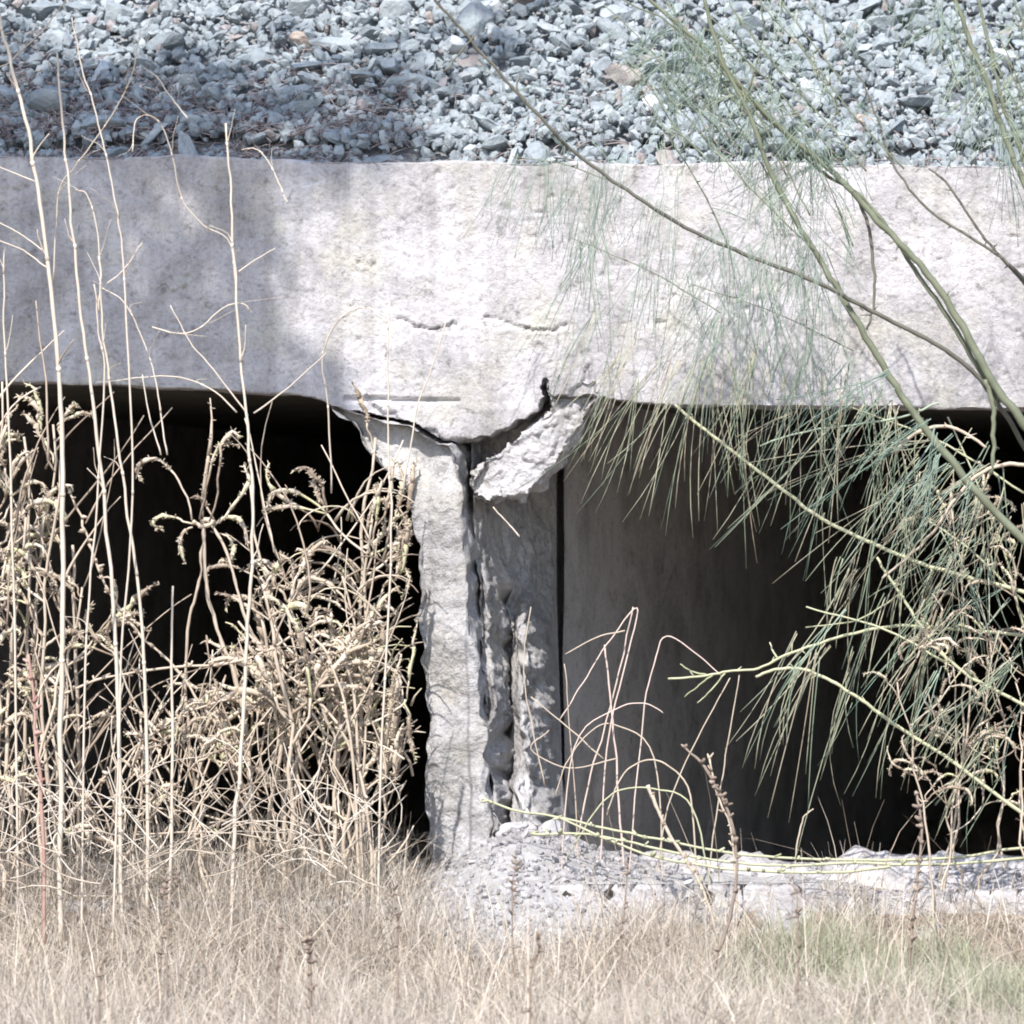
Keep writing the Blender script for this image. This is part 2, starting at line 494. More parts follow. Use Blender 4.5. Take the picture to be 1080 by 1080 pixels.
def quad_grid(name, a, b, c, d, nu, nv, amp, m, parent):
    V, F = [], []
    nn = (b - a).cross(d - a).normalized()
    for j in range(nv + 1):
        for i in range(nu + 1):
            p = a.lerp(b, i / nu).lerp(d.lerp(c, i / nu), j / nv)
            p = p + nn * amp * (N3(p * 3) + 0.5 * N3(p * 11))
            V.append(p)
    for j in range(nv):
        for i in range(nu):
            k = j * (nu + 1) + i
            F.append((k, k + 1, k + nu + 2, k + nu + 1))
    me = bpy.data.meshes.new(name)
    me.from_pydata([tuple(v) for v in V], [], F)
    me.shade_smooth()
    return link(name, me, m, parent)
ZF, YB = -0.42, 10.0
xl = W(596, 600, 0.62).x
def barrel(x0, x1, y0l, y0r, ZC, skew=0.0, roofm="roof"):
    def V3(c): return Vector((c[0] + skew * (c[1] - y0l), c[1], c[2]))
    quad_grid("barrel_wall", V3((x0, y0l, ZF)), V3((x0, YB, ZF)), V3((x0, YB, ZC + .02)), V3((x0, y0l, ZC + .02)), 60, 12, 0.006, M["barrel"], culvert)
    quad_grid("barrel_wall", V3((x1, YB, ZF)), V3((x1, y0r, ZF)), V3((x1, y0r, ZC + .02)), V3((x1, YB, ZC + .02)), 60, 12, 0.006, M["barrel"], culvert)
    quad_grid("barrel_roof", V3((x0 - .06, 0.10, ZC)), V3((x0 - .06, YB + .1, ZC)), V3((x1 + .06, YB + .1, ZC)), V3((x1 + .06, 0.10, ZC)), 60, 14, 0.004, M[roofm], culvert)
    quad_grid("barrel_end", V3((x0 - .05, YB, ZF)), V3((x1 + .05, YB, ZF)), V3((x1 + .05, YB, ZC + .02)), V3((x0 - .05, YB, ZC + .02)), 12, 8, 0.02, M["silt"], culvert)  # closed far end, added so no daylight shows through the barrel
    quad_grid("silt_floor", V3((x0 - .05, 0.06, ZF + .03)), V3((x1 + .05, 0.06, ZF + .03)), V3((x1 + .05, YB, ZF + .03)), V3((x0 - .05, YB, ZF + .03)), 20, 60, 0.02, M["silt"], culvert)
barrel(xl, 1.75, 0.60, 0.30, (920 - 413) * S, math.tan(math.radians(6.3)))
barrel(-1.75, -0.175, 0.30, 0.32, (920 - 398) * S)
def plain_disp(p, n): return rough_disp(p, n, 0.008, 0.004, 0.002)
solid([(-350, 402), (-332, 402), (-332, 990), (-350, 990)][:0] or [(-520, 402), (-335, 402), (-335, 990), (-520, 990)], 0.0, 0.34, 0.02, plain_disp, "pier", M["pier_concrete"], culvert)
solid([(1415, 436), (1600, 436), (1600, 990), (1415, 990)], 0.0, 0.34, 0.02, plain_disp, "pier", M["pier_concrete"], culvert)

# wing walls that hold the bank on either side
solid([(-2300, 166), (-424, 160), (-424, 1010), (-2300, 1010)], 0.03, 0.30, 0.03, plain_disp, "wing_wall", M["pier_concrete"], culvert)
solid([(1504, 180), (3400, 186), (3400, 1010), (1504, 1010)], 0.03, 0.30, 0.03, plain_disp, "wing_wall", M["pier_concrete"], culvert)
# sill slab along the foot of the openings
def sill_disp(p, n):
    q = rough_disp(p, n, 0.012, 0.007, 0.003)
    if n.z > 0.3: q.z += 0.034 * N3(p * 7) + 0.018 * N3(p * 22) + 0.01 * N3(p * 45) - 0.03 * sstep(-0.02, -0.25, p.y) - 0.26 * sstep(-0.22, -0.40, p.y + 0.07 * N3(p * 6))
    return q
def sill(x0, x1, z0, z1, name):
    bx = [((x0, z1)), ((x1, z0)), ((x1, 1010)), ((x0, 1010))]
    return solid(bx, -0.42, 0.07, 0.011, sill_disp, name, M["concrete"], culvert)
sill(585, 1410, 917, 905, "sill_slab")
sill(-330, 470, 922, 920, "sill_slab")

# ------------------------------------------------------------------ embankment
SL = 0.66
def bz(x, y):
    return 1.475 + SL * min(max(y - 0.02, 0), 2.6) + 0.035 * N3((x * 2.2, y * 2.2, 0)) - 0.03 * (1 if y < 0.12 else 0)
xs = [-60, -30, -15, -8] + [-4 + 0.08 * i for i in range(101)] + [8, 15, 30, 60]
ys = [0.09 + 0.06 * i for i in range(46)] + [3.5, 5, 8, 12]
tag(grid_mesh("embankment", xs, ys, lambda x, y: bz(x, y) - 0.03, M["bed"]), kind="structure")

rs = random.Random(5)
def stone_mesh(name, seed, sub):
    r = random.Random(seed)
    bm = bmesh.new()
    bmesh.ops.create_icosphere(bm, subdivisions=sub, radius=1.0)
    sc = Vector((r.uniform(0.8, 1.15), r.uniform(0.65, 1.0), r.uniform(0.5, 0.8)))
    planes = []
    for k in range(11):
        d = Vector((r.gauss(0, 1), r.gauss(0, 1), r.gauss(0, 1))).normalized()
        planes.append((d, r.uniform(0.5, 0.86)))
    for v in bm.verts:
        p = v.co.copy()
        for d, h in planes:
            t = p.dot(d) - h
            if t > 0: p -= d * t
        p += v.co * 0.05 * N3(v.co * 2.3 + Vector((seed, 0, 0)))
        v.co = Vector((p.x * sc.x, p.y * sc.y, p.z * sc.z))
    me = bpy.data.meshes.new(name)
    bm.to_mesh(me); bm.free()
    return me
stones = [stone_mesh("ballast_stone", 11 + i, 3) for i in range(14)]
for me in stones: me.materials.append(M["ballast"])
low_stones = [stone_mesh("low", 51 + i, 1) for i in range(12)]

placed = []
GB = "ballast stones on the embankment"
def put_stone(x, y, r, label, m=None, name="ballast_stone", lift=0.25, group=GB, zf=bz, rot=None, cat="stone"):
    me = rs.choice(stones)
    if m is not None:
        me = me.copy(); me.materials.clear(); me.materials.append(m)
    o = bpy.data.objects.new(name, me)
    COL.objects.link(o)
    sc = r * rs.uniform(0.9, 1.1)
    o.scale = (sc * rs.uniform(1, 1.35), sc, sc * rs.uniform(0.5, 0.8))
    o.rotation_euler = rot or (rs.gauss(0, 0.35) + 0.4, rs.gauss(0, 0.35), rs.uniform(0, 6.28))
    o.location = (x, y, zf(x, y) + r * lift)
    return tag(o, label, cat, group)

def at_slope(px, py):
    """point of the ballast slope seen at that pixel"""
    y = 0.1
    for _ in range(30):
        p = W(px, py, y)
        y = max(0.06, 0.02 + (p.z - 1.475) / SL)
    return W(px, py, y).x, y
special = [(320, 50, 0.036, "tan rounded stone near the top of the embankment", M["stone_tan"]),
           (412, 127, 0.028, "small dark grey stone low on the embankment above the concrete", M["stone_dark"]),
           (690, 122, 0.040, "white stone just above the header behind thin green branches", M["stone_white"]),
           (860, 100, 0.046, "large white stone behind the forked green branches", M["stone_white"]),
           (912, 128, 0.034, "reddish tan stone low on the embankment at right", M["stone_tan"]),
           (105, 85, 0.036, "pale stone behind the tall dry stalks at left", M["stone_white"]),
           (480, 60, 0.046, "broad white stone beside the long bare twig", M["stone_white"]),
           (1060, 75, 0.040, "pale stone in the top right corner of the embankment", M["stone_white"])]
for px, py, r, lab, m in special:
    x, y = at_slope(px, py)
    placed.append((x, y, r))
    put_stone(x, y, r, lab, m, lift=0.45)
cnt = 0
SIZES = [("large", 0.042, 0.060, 66), ("middling", 0.031, 0.042, 120), ("small", 0.024, 0.031, 104)]
for nm, r0, r1, want in SIZES:
    tries = got = 0
    while got < want and tries < 20000:
        tries += 1
        x, y = rs.uniform(-1.2, 1.25), rs.uniform(0.07, 0.78)
        r = rs.uniform(r0, r1)
        if any((x - a) ** 2 + (y - b) ** 2 * 1.4 < ((r + c) * 0.70) ** 2 for a, b, c in placed): continue
        placed.append((x, y, r))
        put_stone(x, y, r, "angular blue grey ballast stone among others on the embankment", lift=rs.uniform(0.0, 0.38))
        got += 1

def merged_stones(name, pts, m):
    Vs, Fs, off = [], [], 0
    data = []
    for me in low_stones:
        v = np.empty(len(me.vertices) * 3); me.vertices.foreach_get("co", v)
        f = np.array([list(p.vertices) for p in me.polygons])
        data.append((v.reshape(-1, 3), f))
    for (x, y, z, r) in pts:
        v, f = rs.choice(data)
        R = np.array(Euler((rs.uniform(0, 6.28), rs.uniform(0, 6.28), rs.uniform(0, 6.28))).to_matrix())
        Vs.append(v @ R.T * r + np.array([x, y, z])); Fs.append(f + off); off += len(v)
    V, F = np.concatenate(Vs), np.concatenate(Fs)
    me = bpy.data.meshes.new(name)
    me.from_pydata(V.tolist(), [], F.tolist())
    return link(name, me, m)
pts = []
for i in range(8200):
    x, y = rs.uniform(-1.3, 1.35), rs.uniform(0.03, 0.85) if i < 6900 else rs.uniform(0.03, 0.22)
    r = rs.uniform(0.009, 0.024)
    pts.append((x, y, bz(x, y) + rs.uniform(-0.008, 0.024), r))
for i in range(2800):
    x, y = rs.uniform(-1.25, 1.3), rs.uniform(0.03, 0.8)
    pts.append((x, y, bz(x, y) + rs.uniform(0.0, 0.02), rs.uniform(0.004, 0.011)))
for i in range(13000):
    x, y = rs.uniform(-3.6, 3.8), rs.uniform(0.04, 2.6)
    if -1.3 < x < 1.35 and y < 0.85: continue
    pts.append((x, y, bz(x, y) + rs.uniform(-0.02, 0.015), rs.uniform(0.018, 0.046)))
tag(merged_stones("ballast_gravel", pts, M["ballast_small"]), "blue grey crushed gravel filling between the ballast stones", "gravel", kind="stuff")

def heap_z(x, y):
    px = 540 + x / S
    return gz(x, y) - 0.01 + (0.10 * math.exp(-((px - 560) / 75) ** 2) + 0.035 * math.exp(-((px - 720) / 190) ** 2)) * sstep(-0.75, -0.1, y) + 0.014 * N3((x * 14, y * 14, 2))
# rubble at the pier foot
rub = [(505, 905, -0.10, .045), (545, 930, -0.20, .05), (590, 915, -0.14, .04), (560, 960, -0.34, .055), (620, 945, -0.27, .04), (655, 925, -0.18, .036), (600, 975, -0.42, .045), (520, 965, -0.38, .04),
       (690, 940, -0.26, .03), (640, 970, -0.42, .034), (475, 950, -0.26, .04), (575, 880, -0.07, .04), (540, 875, -0.05, .035), (610, 895, -0.08, .028), (725, 935, -0.25, .026), (585, 945, -0.28, .03), (530, 905, -0.12, .03), (670, 960, -0.40, .03)]
for px, py, y, r in rub:
    p = W(px, py, y)
    put_stone(p.x, y, r * 0.95, "pale grey concrete rubble lump at the foot of the pier", M["rubble"], "rubble_lump", 0.0, "rubble at the pier foot", lambda a, b: p.z, cat="rubble")
pts = []
for i in range(2000):
    px = rs.gauss(580, 75) if i < 1300 else rs.uniform(470, 1130); y = rs.uniform(-0.7, -0.02)
    x = W(px, 900, y).x
    zz = max(heap_z(x, y), (0.012 - 0.03 * sstep(-0.02, -0.25, y)) if px > 600 and y > -0.24 else -9) + rs.uniform(-0.002, 0.004)
    pts.append((x, y, zz, rs.uniform(0.004, 0.015) * rs.uniform(0.6, 1)))
tag(merged_stones("rubble_gravel", pts, M["rubble_small"]), "fine broken concrete scattered round the pier foot", "gravel", kind="stuff")
heap = grid_mesh("rubble_heap", [-0.40 + 0.015 * i for i in range(120)], [-0.80 + 0.015 * i for i in range(54)], heap_z, M["grit"])
tag(heap, kind="structure")

tb = Tubes()
rl = random.Random(3)
for i in range(2600):
    x = -1.2 + 0.95 * rl.random() ** 1.3 if i < 2100 else rl.uniform(-1.2, 1.2)
    y = 0.05 + abs(rl.gauss(0, 0.16))
    o = Vector((x, y, bz(x, y) + rl.uniform(0.005, 0.03)))
    a = rl.uniform(0, 6.28); d = Vector((math.cos(a), math.sin(a) * .8, math.sin(a) * .5 + rl.uniform(-.2, .35))) * rl.uniform(0.008, 0.035)
    tb.tube([o - d, o + Vector((0, 0, 0.004)), o + d], 0.0016, 0.001, 3)
tag(tb.build("dry_litter", M["litter"]), "dull brown twig and leaf litter between the lowest stones at left", "litter", kind="stuff")
# ------------------------------------------------------------------ grass
nrg = np.random.default_rng(8)
def blades(name, xy, hs, wd, lean, m, seed=1):
    r = np.random.default_rng(seed)
    n = len(xy)
    base = np.array([(x, y, gz(x, y) - 0.005) for x, y in xy])
    az = r.uniform(0, 2 * np.pi, n)
    ln = np.abs(r.normal(0, lean, n)) + 0.1
    d = np.stack([np.cos(az), np.sin(az), np.zeros(n)], 1)
    fa = r.uniform(0, np.pi, n)
    side = np.stack([np.cos(fa), np.sin(fa), np.zeros(n)], 1)
    L = 5
    V = np.zeros((n, L, 2, 3))
    kink = r.uniform(0.5, 2.2, n)
    for k in range(L):
        t = k / (L - 1)
        out = ln * t ** kink * hs
        up = hs * t * np.clip(1 - 0.45 * ln * t, 0.15, 1)
        c = base + d * out[:, None] + np.array([0, 0, 1]) * up[:, None]
        w = wd * (1 - 0.8 * t)
        V[:, k, 0] = c - side * w[:, None]
        V[:, k, 1] = c + side * w[:, None]
    idx = np.arange(n)[:, None] * (2 * L)
    F = []
    for k in range(L - 1):
        F.append(np.concatenate([idx + 2 * k, idx + 2 * k + 1, idx + 2 * k + 3, idx + 2 * k + 2], 1))
    F = np.stack(F, 1).reshape(-1, 4)
    me = bpy.data.meshes.new(name)
    nv, nf = n * 2 * L, len(F)
    me.vertices.add(nv); me.vertices.foreach_set("co", V.reshape(-1))
    me.loops.add(nf * 4); me.loops.foreach_set("vertex_index", F.reshape(-1).astype(np.int32))
    me.polygons.add(nf); me.polygons.foreach_set("loop_start", np.arange(0, nf * 4, 4, dtype=np.int32))
    me.update(calc_edges=True); me.validate()
    return link(name, me, m)
def scatter(n, x0, x1, y0, y1, keep):
    out = []
    while len(out) < n:
        x, y = nrg.uniform(x0, x1), nrg.uniform(y0, y1)
        if nrg.uniform() < keep(x, y): out.append((x, y))
    return np.array(out)
def pxof(x, y):
    return 540 + ((x - CX) * D / (D + y) + CX) / S
def keep(x, y):
    p = pxof(x, y)
    k = 0.5 + 0.5 * N3((x * 3, y * 3, 0.5)) + 0.5 * N3((x * 9, y * 7, 1.5))
    if y > -0.65 and p > 455:
        edge = -0.42 - 0.18 * math.exp(-((p - 580) / 70) ** 2)
        k *= sstep(edge + 0.20, edge - 0.12, y) if False else 1 - sstep(edge - 0.12, edge + 0.14, y + 0.08 * N3((x * 6, y * 6, 2)))
    return max(0.0, k)
xy = scatter(88000, -1.35, 1.6, -2.9, -0.02, keep)
hs = np.array([nrg.uniform(0.07, 0.18) * (1.35 if pxof(x, y) < 450 and y > -0.8 else 1.0) * (0.8 + 0.5 * N3((x * 5, y * 5, 7))) for x, y in xy])
tag(blades("dry_grass", xy, hs, nrg.uniform(0.0006, 0.0015, len(xy)), 1.15, M["thatch"], 2), "pale straw coloured dry grass carpeting the ground before the culvert", "grass", kind="stuff")
xy = scatter(26000, -4.5, 4.8, -7.6, 0.0, lambda x, y: 0.0 if (-1.35 < x < 1.6 and y > -2.9) else 0.6)
hs = nrg.uniform(0.06, 0.16, len(xy))
tag(blades("dry_grass", xy, hs, nrg.uniform(0.0018, 0.003, len(xy)), 0.7, M["thatch"], 3), "pale dry grass spreading beyond the culvert front", "grass", kind="stuff")
xy = scatter(1300, -1.35, 1.4, -1.9, -0.15, keep)
tag(blades("dry_grass", xy, nrg.uniform(0.16, 0.34, len(xy)), nrg.uniform(0.0007, 0.0014, len(xy)), 0.9, M["straw"], 9), "taller loose straws standing among the pale dry grass", "grass", kind="stuff")
xy = scatter(16000, 0.2, 1.5, -2.6, -0.6, lambda x, y: max(0, 0.12 + 1.2 * N3((x * 2.2 + 3, y * 1.6, 4)) + 0.7 * N3((x * 8, y * 6, 9))) * sstep(740, 860, pxof(x, y)))
tag(blades("green_grass", xy, nrg.uniform(0.05, 0.13, len(xy)), nrg.uniform(0.0008, 0.0018, len(xy)), 0.6, M["green_grass"], 4), "dull green grass growing through the straw in the lower right", "grass", kind="stuff")

# ------------------------------------------------------------------ dry plants
rv = random.Random(21)
def tr(pts, y):
    """traced polyline; y may be a number or (y_first, y_last)"""
    n = len(pts)
    out = []
    for i, p in enumerate(pts):
        yy = y if not isinstance(y, tuple) else y[0] + (y[1] - y[0]) * i / (n - 1)
        out.append(W(p[0], p[1], yy))
    return out
def foot(pts, y):
    """bend the last traced point down onto the ground"""
    p = W(pts[-1][0], pts[-1][1], y)
    return Vector((p.x, y, gz(p.x, y) - 0.01))

def spike(tb, pts, r, rng):
    """a scaly seed head on a thin stalk, tapering to its tip"""
    pts = wob(pts, 0.008, rng)
    m = len(pts); c0 = max(2, int(m * rng.uniform(0.2, 0.45)))
    tb.tube(pts[:c0 + 1], r * 0.30, r * 0.34, 4, 0.1, rng)
    h = pts[c0:]; mid = max(1, len(h) // 2)
    tb.tube(h[:mid + 1], r * 0.42, r * 0.72, 5, 0.3, rng, 0.3)
    tb.tube(h[mid:], r * 0.72, r * 0.22, 5, 0.25, rng, 0.3)
    for k in range(int((m - 1) * 3.0)):          # scaly fuzz along the spike
        i = rng.randrange(c0, m - 1); q = pts[i].lerp(pts[i + 1], rng.random())
        dirv = (pts[i + 1] - pts[i]).normalized()
        sd = Vector((rng.gauss(0, 1), rng.gauss(0, 1), rng.gauss(0, 1)))
        sd = (sd - dirv * sd.dot(dirv)).normalized()
        e = q + sd * r * rng.uniform(0.7, 1.45) + dirv * r * rng.uniform(-0.2, 1.2)
        tb.tube([q, q.lerp(e, 0.6), e], r * 0.3, r * 0.1, 3)


def curl(tb, o, ang, ln, r, hook, rng, depth=0.0, n=12):
    """a seed spike: leaves o at angle ang (0 = up, + = right), bends over and hooks at its end"""
    p = o.copy(); pts = [p.copy()]
    a = ang
    z = rng.random(); lim = -0.25 + 0.06 * rng.random()
    hook *= 0.25 if z < 0.3 else (0.7 if z < 0.6 else 1.15)
    if z < 0.3: a *= 0.7
    ln *= rng.uniform(0.75, 1.1)
    step = ln / n
    sgn = 1 if hook > 0 else -1
    dy = rng.uniform(-0.5, 0.3) + depth
    for i in range(n):
        t = i / n
        a += hook * (0.25 + 3.2 * t ** 3) / n * 0.95
        if lim < p.x < 0.3 and math.sin(a) > 0: a = 0.15 if abs(a) < 1.6 else 3.0
        p = p + Vector((math.sin(a), dy * 0.4, math.cos(a))).normalized() * step
        pts.append(p.copy())
    spike(tb, pts, r, rng)

GW = "dry curl-spiked weeds before the left opening"
def weed(bx, by, tx, ty, y, nspk, label, group=GW, r=1.5, spl=(38, 80), seed=0, mat_s="straw", mat_k="spike", bare=0.35, leaf=0.0):
    rng = random.Random(seed)
    p0 = W(bx, by, y); p0.z = gz(p0.x, y) - 0.01
    p1 = W(tx, ty, y + rng.uniform(-0.06, 0.06))
    root = empty("dry_weed", p0)
    tag(root, label, "weed", group)
    mid = p0.lerp(p1, 0.5) + Vector((rng.uniform(-0.05, 0.05), rng.uniform(-0.03, 0.03), 0))
    path = wob(spline([p0, mid, p1], 7), 0.02, rng)
    st, sp = Tubes(), Tubes()
    st.tube(path, r * S * 1.25, r * S * 0.7, 5, 0.15, rng)
    n = len(path)
    k = 0
    while k < nspk:
        t = bare + (1 - bare) * rng.random() ** 0.7
        i = min(n - 2, int(t * (n - 1)))
        o = path[i].lerp(path[i + 1], rng.random())
        side = rng.choice((-1, 1))
        if rng.random() < 0.55:      # a side branch carrying a few spikes
            a = side * rng.uniform(0.3, 1.0)
            ln = rng.uniform(18, 60) * S
            e = o + Vector((math.sin(a) * ln, rng.uniform(-0.03, 0.03), math.cos(a) * ln))
            m2 = o.lerp(e, 0.5) + Vector((0.006 * side, 0, -0.004))
            st.tube(wob(spline([o, m2, e], 3), 0.006, rng), r * S * 0.75, r * S * 0.6, 4, 0.1, rng)
            for j in range(rng.randint(2, 5)):
                curl(sp, e, a + rng.uniform(-0.8, 0.8), rng.uniform(*spl) * S, r * S * rng.uniform(1.5, 2.4), rng.choice((-1, 1, side, side)) * rng.uniform(1.3, 3.6), rng)
                k += 1
        else:
            curl(sp, o, side * rng.uniform(0.2, 0.9), rng.uniform(*spl) * S, r * S * rng.uniform(1.5, 2.4), side * rng.uniform(1.5, 3.8), rng)
            k += 1
        # little dry bracts at the nodes
        if rng.random() < 0.6:
            st.tube([o, o + Vector((rng.uniform(-1, 1), -0.4, rng.uniform(-.4, 1))) * 0.012], r * S * 0.9, r * S * 0.3, 4)
    st.build("stem", M[mat_s], root)
    sp.build("seed_sprays", M[mat_k], root)
    return root

# traced star-shaped weed in the middle of the left opening
t = empty("dry_weed", W(262, 930, -0.30)); t.location.z = gz(t.location.x, -0.30)
tag(t, "star-shaped dry weed with long hooked spikes standing out against the black opening", "weed")
st, sp = Tubes(), Tubes()
for pl, r in (([(203, 550), (214, 555), (225, 551), (216, 548)], 3.0), ([(214, 548), (215, 562), (216, 600), (222, 640), (235, 680), (250, 720), (262, 790), (266, 860)], 2.4), ([(215, 555), (212, 600), (206, 630), (198, 665), (196, 740), (204, 820), (206, 900)], 1.8), ([(222, 552), (238, 580), (250, 620), (262, 660), (285, 700), (300, 740), (290, 830), (275, 900)], 1.9)):
    st.tube(wob(spline(tr(pl, -0.30), 5), 0.006, rv), r * S * .7, r * S, 6, 0.22, rv)
st.tube([W(266, 855, -.30), W(263, 900, -.3), t.location.copy()], 2.3 * S, 2.5 * S, 6)
for pl in ([(205, 548), (192, 515), (180, 495), (165, 484), (150, 487), (145, 497), (150, 510)], [(205, 553), (190, 548), (172, 544), (161, 552), (172, 560)], [(203, 556), (193, 562), (190, 575), (196, 595)],
           [(210, 548), (218, 515), (226, 480), (237, 468), (252, 470)], [(222, 550), (230, 505), (235, 470), (244, 455), (254, 462)], [(232, 552), (248, 530), (262, 508), (258, 490)],
           [(225, 556), (240, 545), (256, 552), (261, 575)], [(222, 560), (240, 566), (247, 578), (243, 592), (232, 590)], [(214, 548), (214, 520), (221, 480), (222, 420)], [(226, 548), (216, 530), (208, 523)]):
    spike(sp, spline(tr(pl, rv.uniform(-.35, -.26)), 3), 3.5 * S, rv)
st.build("stem", M["straw"], t); sp.build("seed_sprays", M["spike"], t)

seed = 100
L1 = "tan dry weed with curled seed spikes in the dense clump left of the pier"
L2 = "tan dry weed with curled seed spikes in the clump at the left edge"
L3 = "low dry weed with curled seed spikes below the star-shaped weed"
for i in range(14):   # dense clump left of the pier
    bx = rv.uniform(285, 415); tx = bx + rv.uniform(-45, 40); tx = min(tx, 392)
    ty = rv.choice((rv.uniform(440, 540), rv.uniform(500, 640), rv.uniform(600, 760)))
    if tx < 300: ty = max(ty, 500)
    seed += 1
    weed(bx, 925, tx, ty, rv.uniform(-0.40, -0.06), rv.randint(8, 13), L1, "dense clump of dry weeds left of the pier", rv.uniform(1.6, 2.3), (44, 98), seed, bare=0.25)
for i in range(12):   # left edge
    bx = rv.uniform(-25, 85); tx = bx + rv.uniform(-30, 28)
    tx = min(tx, 88)
    ty = rv.choice((rv.uniform(400, 500), rv.uniform(450, 620), rv.uniform(560, 720)))
    seed += 1
    weed(bx, 925, tx, ty, rv.uniform(-0.5, -0.08), rv.randint(7, 12), L2, "dry weeds at the left edge of the opening", rv.uniform(1.5, 2.2), (40, 86), seed, bare=0.28)
for i in range(7):
    bx = rv.uniform(90, 290); tx = bx + rv.uniform(-35, 35)
    ty = rv.uniform(640, 800)
    if 160 < tx < 290: ty = max(ty, 790)
    seed += 1
    weed(bx, 925, tx, ty, rv.uniform(-0.5, -0.12), rv.randint(6, 10), L3, "low dry weeds in the middle of the left opening", rv.uniform(1.2, 1.7), (32, 66), seed, bare=0.35)
for i in range(9):    # beyond the left border
    bx = rv.uniform(-330, -50); seed += 1
    weed(bx, 925, bx + rv.uniform(-40, 40), rv.uniform(430, 700), rv.uniform(-0.45, -0.1), 14, "tan dry weed with curled seed spikes beyond the left edge clump", "dry weeds beyond the left edge", 1.6, (34, 70), seed)
LR = "tan dry weed tangled in green strands at the right edge"
for i in range(10):   # right edge
    bx = rv.uniform(985, 1110); tx = bx + rv.uniform(-45, 25); seed += 1
    ty = rv.choice((rv.uniform(520, 640), rv.uniform(620, 780), rv.uniform(700, 840)))
    weed(bx, 915, tx, ty, rv.uniform(-0.5, -0.1), rv.randint(7, 13), LR, "dry weeds at the right edge", 1.15, (34, 74), seed, bare=0.4)

# beaded leaning branches across the left opening
beaded = [([(72, 515), (85, 545), (95, 575), (108, 610), (125, 640), (150, 672), (185, 705), (230, 770), (262, 850), (275, 925)], -0.34, "beaded dry branch leaning from upper left across the opening"),
          ([(60, 735), (110, 715), (180, 704), (240, 700), (285, 685), (318, 668), (350, 700), (372, 800), (380, 925)], -0.42, "beaded dry branch arching level across the lower opening"),
          ([(85, 850), (130, 800), (190, 755), (250, 735), (310, 715), (345, 680), (372, 730), (385, 925)], -0.38, "dry branch rising rightwards beneath the level beaded branch"),
          ([(250, 655), (290, 700), (330, 735), (360, 770), (385, 840), (395, 925)], -0.40, "dry branch sloping down right towards the dense clump")]
def stalk(name, pts, y, r0, r1, m, label, cat, group=None, ground=True, bead=0.0, wobble=0.004, knots=0, sub=6, spurs=0):
    P = tr(pts, y)
    if ground:
        yy = y if not isinstance(y, tuple) else y[1]
        P[-1] = foot(pts, yy)
    P = wob(spline(P, sub), wobble * 0.7, rv)
    tb = Tubes()
    tb.tube(P, r0 * S * 0.78, r1 * S * 0.78, 6, bead, rv)
    if m == "stalk" and len(P) > 24:
        for k in range(2, len(P) - 3, rv.randint(6, 8)):        # nodes with dry sheaths and side shoots
            rr = (r0 + (r1 - r0) * k / len(P)) * S
            u = (P[k - 1] - P[k]).normalized()
            tb.tube([P[k] - u * 2.5 * S, P[k], P[k] + u * 2.5 * S], rr * 0.78, rr * 1.0, 6)
            if rv.random() < 0.6:
                sd = Vector((rv.choice((-1, 1)), rv.uniform(-0.6, 0.3), 0))
                e = P[k] + u * rv.uniform(14, 40) * S + sd * rv.uniform(4, 22) * S
                tb.tube(wob(spline([P[k] + u * 2 * S, P[k] + u * 12 * S + sd * 4 * S, e], 3), 0.004, rv), rr * 0.5, rr * 0.2, 4)
    for k in range(spurs):
        o = P[int(rv.uniform(0.02, 0.85) * (len(P) - 1))]
        d = Vector((rv.uniform(-1, 1), rv.uniform(-.6, .3), rv.uniform(-0.2, 1))).normalized()
        tb.tube([o, o + d * rv.uniform(3, 8) * S], r1 * S * rv.uniform(0.7, 1.5), r1 * S * 0.5, 4, 0.2, rv)
    o = tb.build(name, M[m])
    return tag(o, label, cat, group)
for pts, y, lab in beaded:
    stalk("dry_branch", pts, y, 1.5, 2.0, "straw", lab, "branch", bead=0.2, spurs=34, wobble=0.008)

# tall straight pale stalks
stalk("dry_stalk", [(-2, 10), (12, 70), (27, 125), (40, 200), (52, 290), (62, 390), (66, 500), (66, 650), (64, 800), (64, 935)], -0.62, 1.9, 3.4, "stalk", "thickest tall pale stalk standing at the left edge", "stalk", wobble=0.006, bead=0.06)
stalk("dry_stalk", [(60, 55), (66, 130), (72, 190), (78, 260), (88, 350), (100, 440), (113, 560), (122, 680), (126, 800), (128, 935)], -0.55, 1.3, 2.7, "stalk", "tall pale stalk second from the left, leaning left at its top", "stalk", wobble=0.006)
stalk("dry_stalk", [(104, 270), (110, 360), (121, 440), (133, 530), (146, 620), (152, 700), (155, 800), (156, 935)], -0.48, 1.2, 2.5, "stalk", "shorter tall stalk third from the left", "stalk", wobble=0.005)
stalk("dry_stalk", [(238, 130), (243, 200), (248, 290), (254, 380), (262, 460), (267, 540), (264, 620), (259, 700), (254, 800), (247, 880), (243, 935)], -0.6, 1.3, 2.6, "stalk", "tall lone stalk crossing the middle of the left opening", "stalk", wobble=0.006, bead=0.06)
stalk("dry_stalk", [(182, 618), (181, 700), (182, 800), (178, 935)], -0.5, 1.3, 2.2, "stalk", "short upright stalk between the lone stalk and the stalks at left", "stalk")
stalk("dry_stalk", [(410, 318), (409, 400), (410, 480), (413, 560), (408, 680), (402, 800), (398, 935)], -0.58, 0.9, 1.6, "stalk", "thin tall stalk rising in front of the clump beside the pier", "stalk")
stalk("dry_stalk", [(76, 18), (86, 70), (100, 115), (112, 165), (122, 215), (128, 255), (133, 330), (140, 520), (128, 700), (118, 935)], -0.7, 0.8, 1.4, "stalk", "very thin stalk tilted between the two tallest at left", "stalk")
